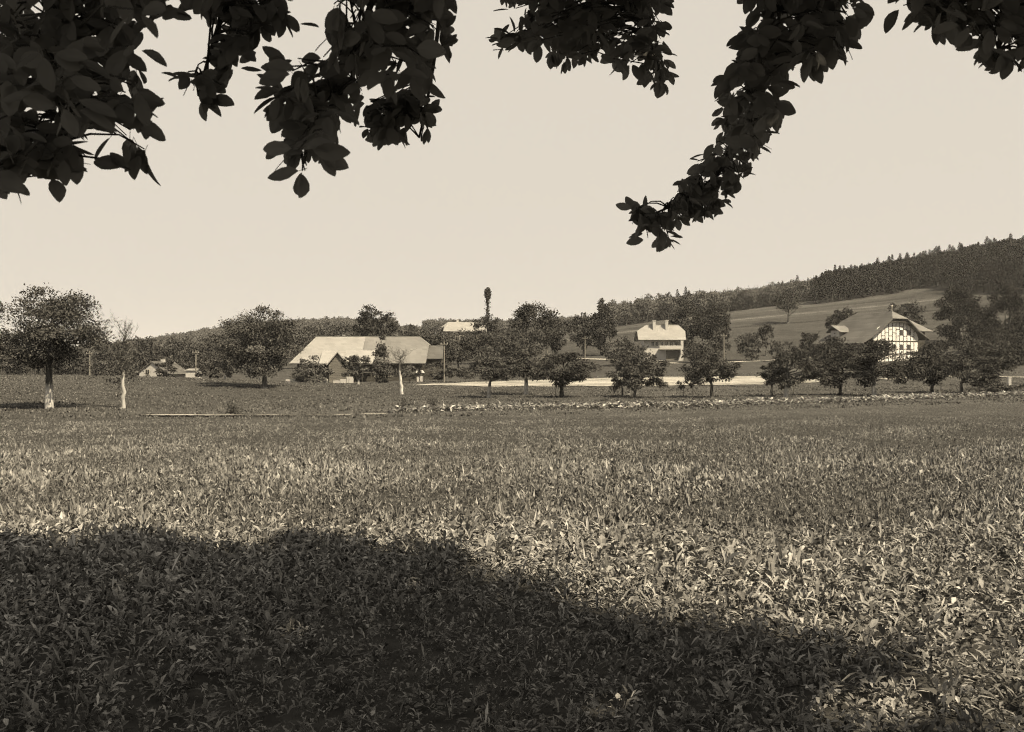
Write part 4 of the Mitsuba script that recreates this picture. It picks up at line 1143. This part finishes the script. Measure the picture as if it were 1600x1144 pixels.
for outline, dist, dd, ll, start, tip, *via in SPRAYS:
    s = dist / F
    ll = ll * .80

    def w3(px, py, d):
        return np.array([X(px, d), d, Z(py, d)])
    A0, A1 = w3(*start, dist), w3(*tip, dist)
    mid = (A0 + A1) / 2 + np.array([r.normal(0, .05), r.normal(0, .1), .06])
    tt = np.linspace(0, 1, 14)[:, None]
    stem = (1 - tt) ** 2 * A0 + 2 * tt * (1 - tt) * mid + tt ** 2 * A1
    if via:
        node = np.array([A0] + [w3(*q, dist) for q in via[0]] + [A1])
        stem = np.stack([np.interp(tt[:, 0], np.linspace(0, 1, len(node)), node[:, c]) for c in range(3)], -1)
    lead = curve(fork + np.array([0, 0, r.uniform(.2, 1.2)]), A0, np.array([0, 0, .45]), 10, r)
    # keep the leading bough above the picture
    lead[:, 2] = np.maximum(lead[:, 2], CAM[2] + .46 * np.maximum(lead[:, 1], 0) + .25 * (lead[:, 1] < 1.2))
    wood_ms = [tube(np.vstack([lead[:-1], stem]), np.r_[np.linspace(.05, .014, 9), np.linspace(.013, .004, 14)], 6)]
    bkey = numbered(ov + '__bough')
    poly = Polygon(outline)
    llpx = ll / s
    inner = poly.buffer(-.46 * llpx)
    # gaps where the sky shows through, most of them near the rim
    rim = poly.exterior
    gaps_ = [(np.array(rim.interpolate(r.uniform(0, rim.length)).coords[0]) + r.normal(0, .6, 2) * llpx, r.uniform(.22, .66) * llpx) for _ in range(int(rim.length / llpx * 1.05))]
    # rosettes of leaves spread over the hanging mass
    cents = []
    x0, y0, x1, y1 = poly.bounds
    tries = 0
    want = poly.area / (llpx * llpx * (.36 if via or dist > 4 else .29))
    while len(cents) < want and tries < 60000:
        tries += 1
        q = np.array([r.uniform(x0, x1), r.uniform(y0, y1)])
        if inner.contains(Point(q)):
            cents.append((q, True))
        elif tries % 12 == 0 and poly.buffer(-.2 * llpx).contains(Point(q)):
            cents.append((q, False))
    for q, deep in cents:
        d = dist + r.normal(0, dd * .5)
        c = w3(q[0] * 1.0, q[1], d)
        j = int(np.argmin(np.linalg.norm(stem - c, axis=1) + np.where(stem[:, 2] < c[2] - .02, .15, 0)))
        wood_ms.append(tube(curve(stem[j], c, np.array([0, 0, .03]), 4, r), np.linspace(.0035, .0018, 4), 4))
        nl_ = r.integers(3, 6) if deep else r.integers(1, 3)
        for _ in range(nl_):
            # directions that keep the leaf inside the hanging mass
            for _try in range(14):
                a = r.normal(-.5 * np.pi, 1.25)
                u2 = np.array([math.cos(a), math.sin(a)])
                L = ll * r.uniform(.75, 1.2)
                e = q + np.array([u2[0], -u2[1]]) * (L / s) * .92
                mid_ = (q + e) / 2
                if poly.buffer((.0 if r.random() < .6 else .34) * llpx).contains(Point(e)) and not any(np.hypot(*(mid_ - g_)) < gr_ or np.hypot(*(e - g_)) < gr_ * .8 for g_, gr_ in gaps_):
                    break
            else:
                continue
            D = unit(np.array([u2[0], r.normal(0, .45), u2[1]]))
            Nn = unit(np.array([r.normal(0, .7), -.6 + r.normal(0, .4), .5 + r.normal(0, .5)]))
            S = unit(np.cross(Nn, D))
            Nn = np.cross(D, S)
            M = np.eye(4)
            M[:3, 0], M[:3, 1], M[:3, 2] = D * L, S * L, Nn * L
            M[:3, 3] = c + D * L * .25 + r.normal(0, .006, 3)
            parts_of_leaves.append((bkey, int(r.integers(0, 6)), M, L / d, e[1] > 15))
    scene[bkey] = mikit.ply(join(wood_ms), 'mat_bark', smooth=True, color=grey(np.full(sum(len(v) for v, f in wood_ms), .07)))
print('bough leaves', len(parts_of_leaves))
order = sorted(range(len(parts_of_leaves)), key=lambda k: -parts_of_leaves[k][3] * (1 if parts_of_leaves[k][4] else .3))
big = set(order[:300])
plys = [[mikit.ply(LEAVES[k], 'mat_bough_leaf', smooth=True, color=np.tile(TINT * t, (len(LEAVES[k][0]), 1))) for t in (.15, .165, .18)] for k in range(6)]
rest = {}
for k, (bk, kind, M, size, vis) in enumerate(parts_of_leaves):
    if k in big:
        scene[numbered(bk + '__leaf')] = {**plys[kind][k % 3], 'to_world': T(M)}
    else:
        v, f = BACK_LEAVES[kind]
        rest.setdefault(bk, []).append((v @ M[:3, :3].T + M[:3, 3], f))
for bk, ms in rest.items():
    v, f = join(ms)
    n = len(v) // len(BACK_LEAVES[0][0])
    part(bk, 'foliage', (v, f), 'mat_bough_leaf', smooth=True, color=grey(np.repeat(r.uniform(.145, .18, n), len(BACK_LEAVES[0][0]))), kind='stuff')

# the crown above the picture: it throws the shadow on the foreground
shade = [(-900, 812), (20, 815), (120, 835), (150, 822), (205, 803), (300, 824), (430, 832), (470, 803), (560, 815), (650, 838), (720, 828), (790, 872), (850, 880), (890, 898), (1000, 922), (1060, 938), (1150, 935), (1300, 955), (1440, 985), (1480, 1010), (1400, 1025), (1310, 1035), (1290, 1060), (1350, 1085), (1450, 1090), (1540, 1075), (1620, 1085), (1700, 1100), (1700, 1500)]
zc = -1.65
sp = [((px - 800) * 1.65 / (py - 572), F * 1.65 / (py - 572)) for px, py in shade]
sp[0] = (-9.5, sp[1][1] + .2)
sp += [(1.6, 2.4), (-9.5, 2.4)]
SH = Polygon(sp).buffer(0)
holes = [(470, 945, .16), (415, 1025, .10), (520, 1030, .08), (970, 1052, .14), (1010, 1055, .10), (605, 1098, .10), (1250, 1060, .12), (1300, 1100, .10), (1420, 1110, .10), (1330, 1000, .10), (660, 880, .08), (690, 845, .10), (800, 905, .10), (1030, 1000, .06)]
for _ in range(34):
    e_ = SH.exterior.interpolate(r.uniform(0, 1), normalized=True)
    holes.append((800 + F * e_.x / max(e_.y, .5) + r.normal(0, 25), 572 + F * 1.65 / max(e_.y, .5) + r.normal(4, 10), r.uniform(.05, .15)))
hx = [((px - 800) * 1.65 / (py - 572), F * 1.65 / (py - 572), q) for px, py, q in holes]
n = 400000
b = SH.bounds
q = np.stack([r.uniform(b[0], b[2], n), r.uniform(b[1], b[3], n)], -1)
q = q[shapely.contains_xy(SH, q)]
edge_ = SH.buffer(.35).difference(SH)
q2 = np.stack([r.uniform(b[0], b[2], n // 4), r.uniform(b[1] + .5, b[3] + .4, n // 4)], -1)
q2 = q2[shapely.contains_xy(edge_, q2)]
q = np.concatenate([q, q2[np.sin(q2[:, 0] * 5.1) + np.sin(q2[:, 1] * 7 + q2[:, 0] * 3) > .7]])
r.shuffle(q)
keep = np.ones(len(q), bool)
for hx_, hy_, hr in hx:
    keep &= np.hypot(q[:, 0] - hx_, (q[:, 1] - hy_) * .8) > hr * r.uniform(.6, 1.1, len(q))
q = q[keep]
h = r.uniform(2.4, 9.5, len(q))                      # height above the tops of the crop
P = np.stack([q[:, 0] + .6 * h, q[:, 1] - .6 * h, h + .25], -1)
C0, CR = np.array([1.3, 1.3, 6.0]), np.array([6.9, 5.6, 4.3])
inside = (((P - C0) / CR) ** 2).sum(1) < 1
clear = ~((P[:, 2] < CAM[2] + .43 * P[:, 1] + .75) & (P[:, 1] > -.3))
P = P[inside & clear]
clump = np.sin(P[:, 0] * 2.3 + 1) * np.sin(P[:, 1] * 2.1) * np.sin(P[:, 2] * 2.6)
P = P[r.random(len(P)) < .72 + .5 * clump]
P = P[:95000]
print('crown leaves', len(P))
L = r.uniform(.12, .20, len(P))
low = P[:, 2] < 5.0
v, f = cards(P[~low], r.normal(size=P[~low].shape) - np.array([0, 0, .6]), np.array([0, 0, 1.]) + r.normal(0, .5, P[~low].shape), L[~low], L[~low] * .55, fold=.15)
near_ms = [(v, f)]
for kind in range(6):
    sel = np.flatnonzero(low)[kind::6]
    lv, lf = LOWLEAF[kind]
    Dn = unit(r.normal(size=(len(sel), 3)) - np.array([0, 0, .5]))
    Sn = unit(np.cross(np.array([0, 0, 1.]) + r.normal(0, .5, (len(sel), 3)), Dn))
    Nn = np.cross(Dn, Sn)
    ls = L[sel] * .75
    vv = P[sel][:, None] + (lv[None, :, :1] * Dn[:, None] + lv[None, :, 1:2] * Sn[:, None] + lv[None, :, 2:] * Nn[:, None]) * ls[:, None, None]
    near_ms.append((vv.reshape(-1, 3), (lf[None] + np.arange(len(sel))[:, None, None] * len(lv)).reshape(-1, 3)))
v, f = join(near_ms)
part(ov, 'crown', (v, f), 'mat_bough_leaf', color=grey(np.full(len(v), .135)), kind='stuff')
for k in range(34):
    e = P[r.integers(0, len(P))]
    j = fork + np.array([0, 0, r.uniform(-.2, .5)])
    pts = curve(j, e, np.array([0, 0, .5]), 10, r)
    ok = ~((pts[:, 2] < CAM[2] + .42 * pts[:, 1] + .1) & (pts[:, 1] > .3))
    if ok.all():
        tm.append(tube(pts, np.linspace(.085, .012, 10), 6))
tv, tf = join(tm)
part(ov, 'trunk', (tv, tf), 'mat_bark', smooth=True, color=grey(np.full(len(tv), .09)))

# ------------------------------------------------------------------ the air
scene['haze'] = {'type': 'cube', 'to_world': T().translate([0, 1700, 46]).scale([5600, 1900, 48.8]), 'bsdf': {'type': 'null'}, 'interior': {'type': 'ref', 'id': 'haze_air'}}
labels['haze'] = {'label': 'thin summer haze in the air', 'kind': 'stuff', 'category': 'haze'}
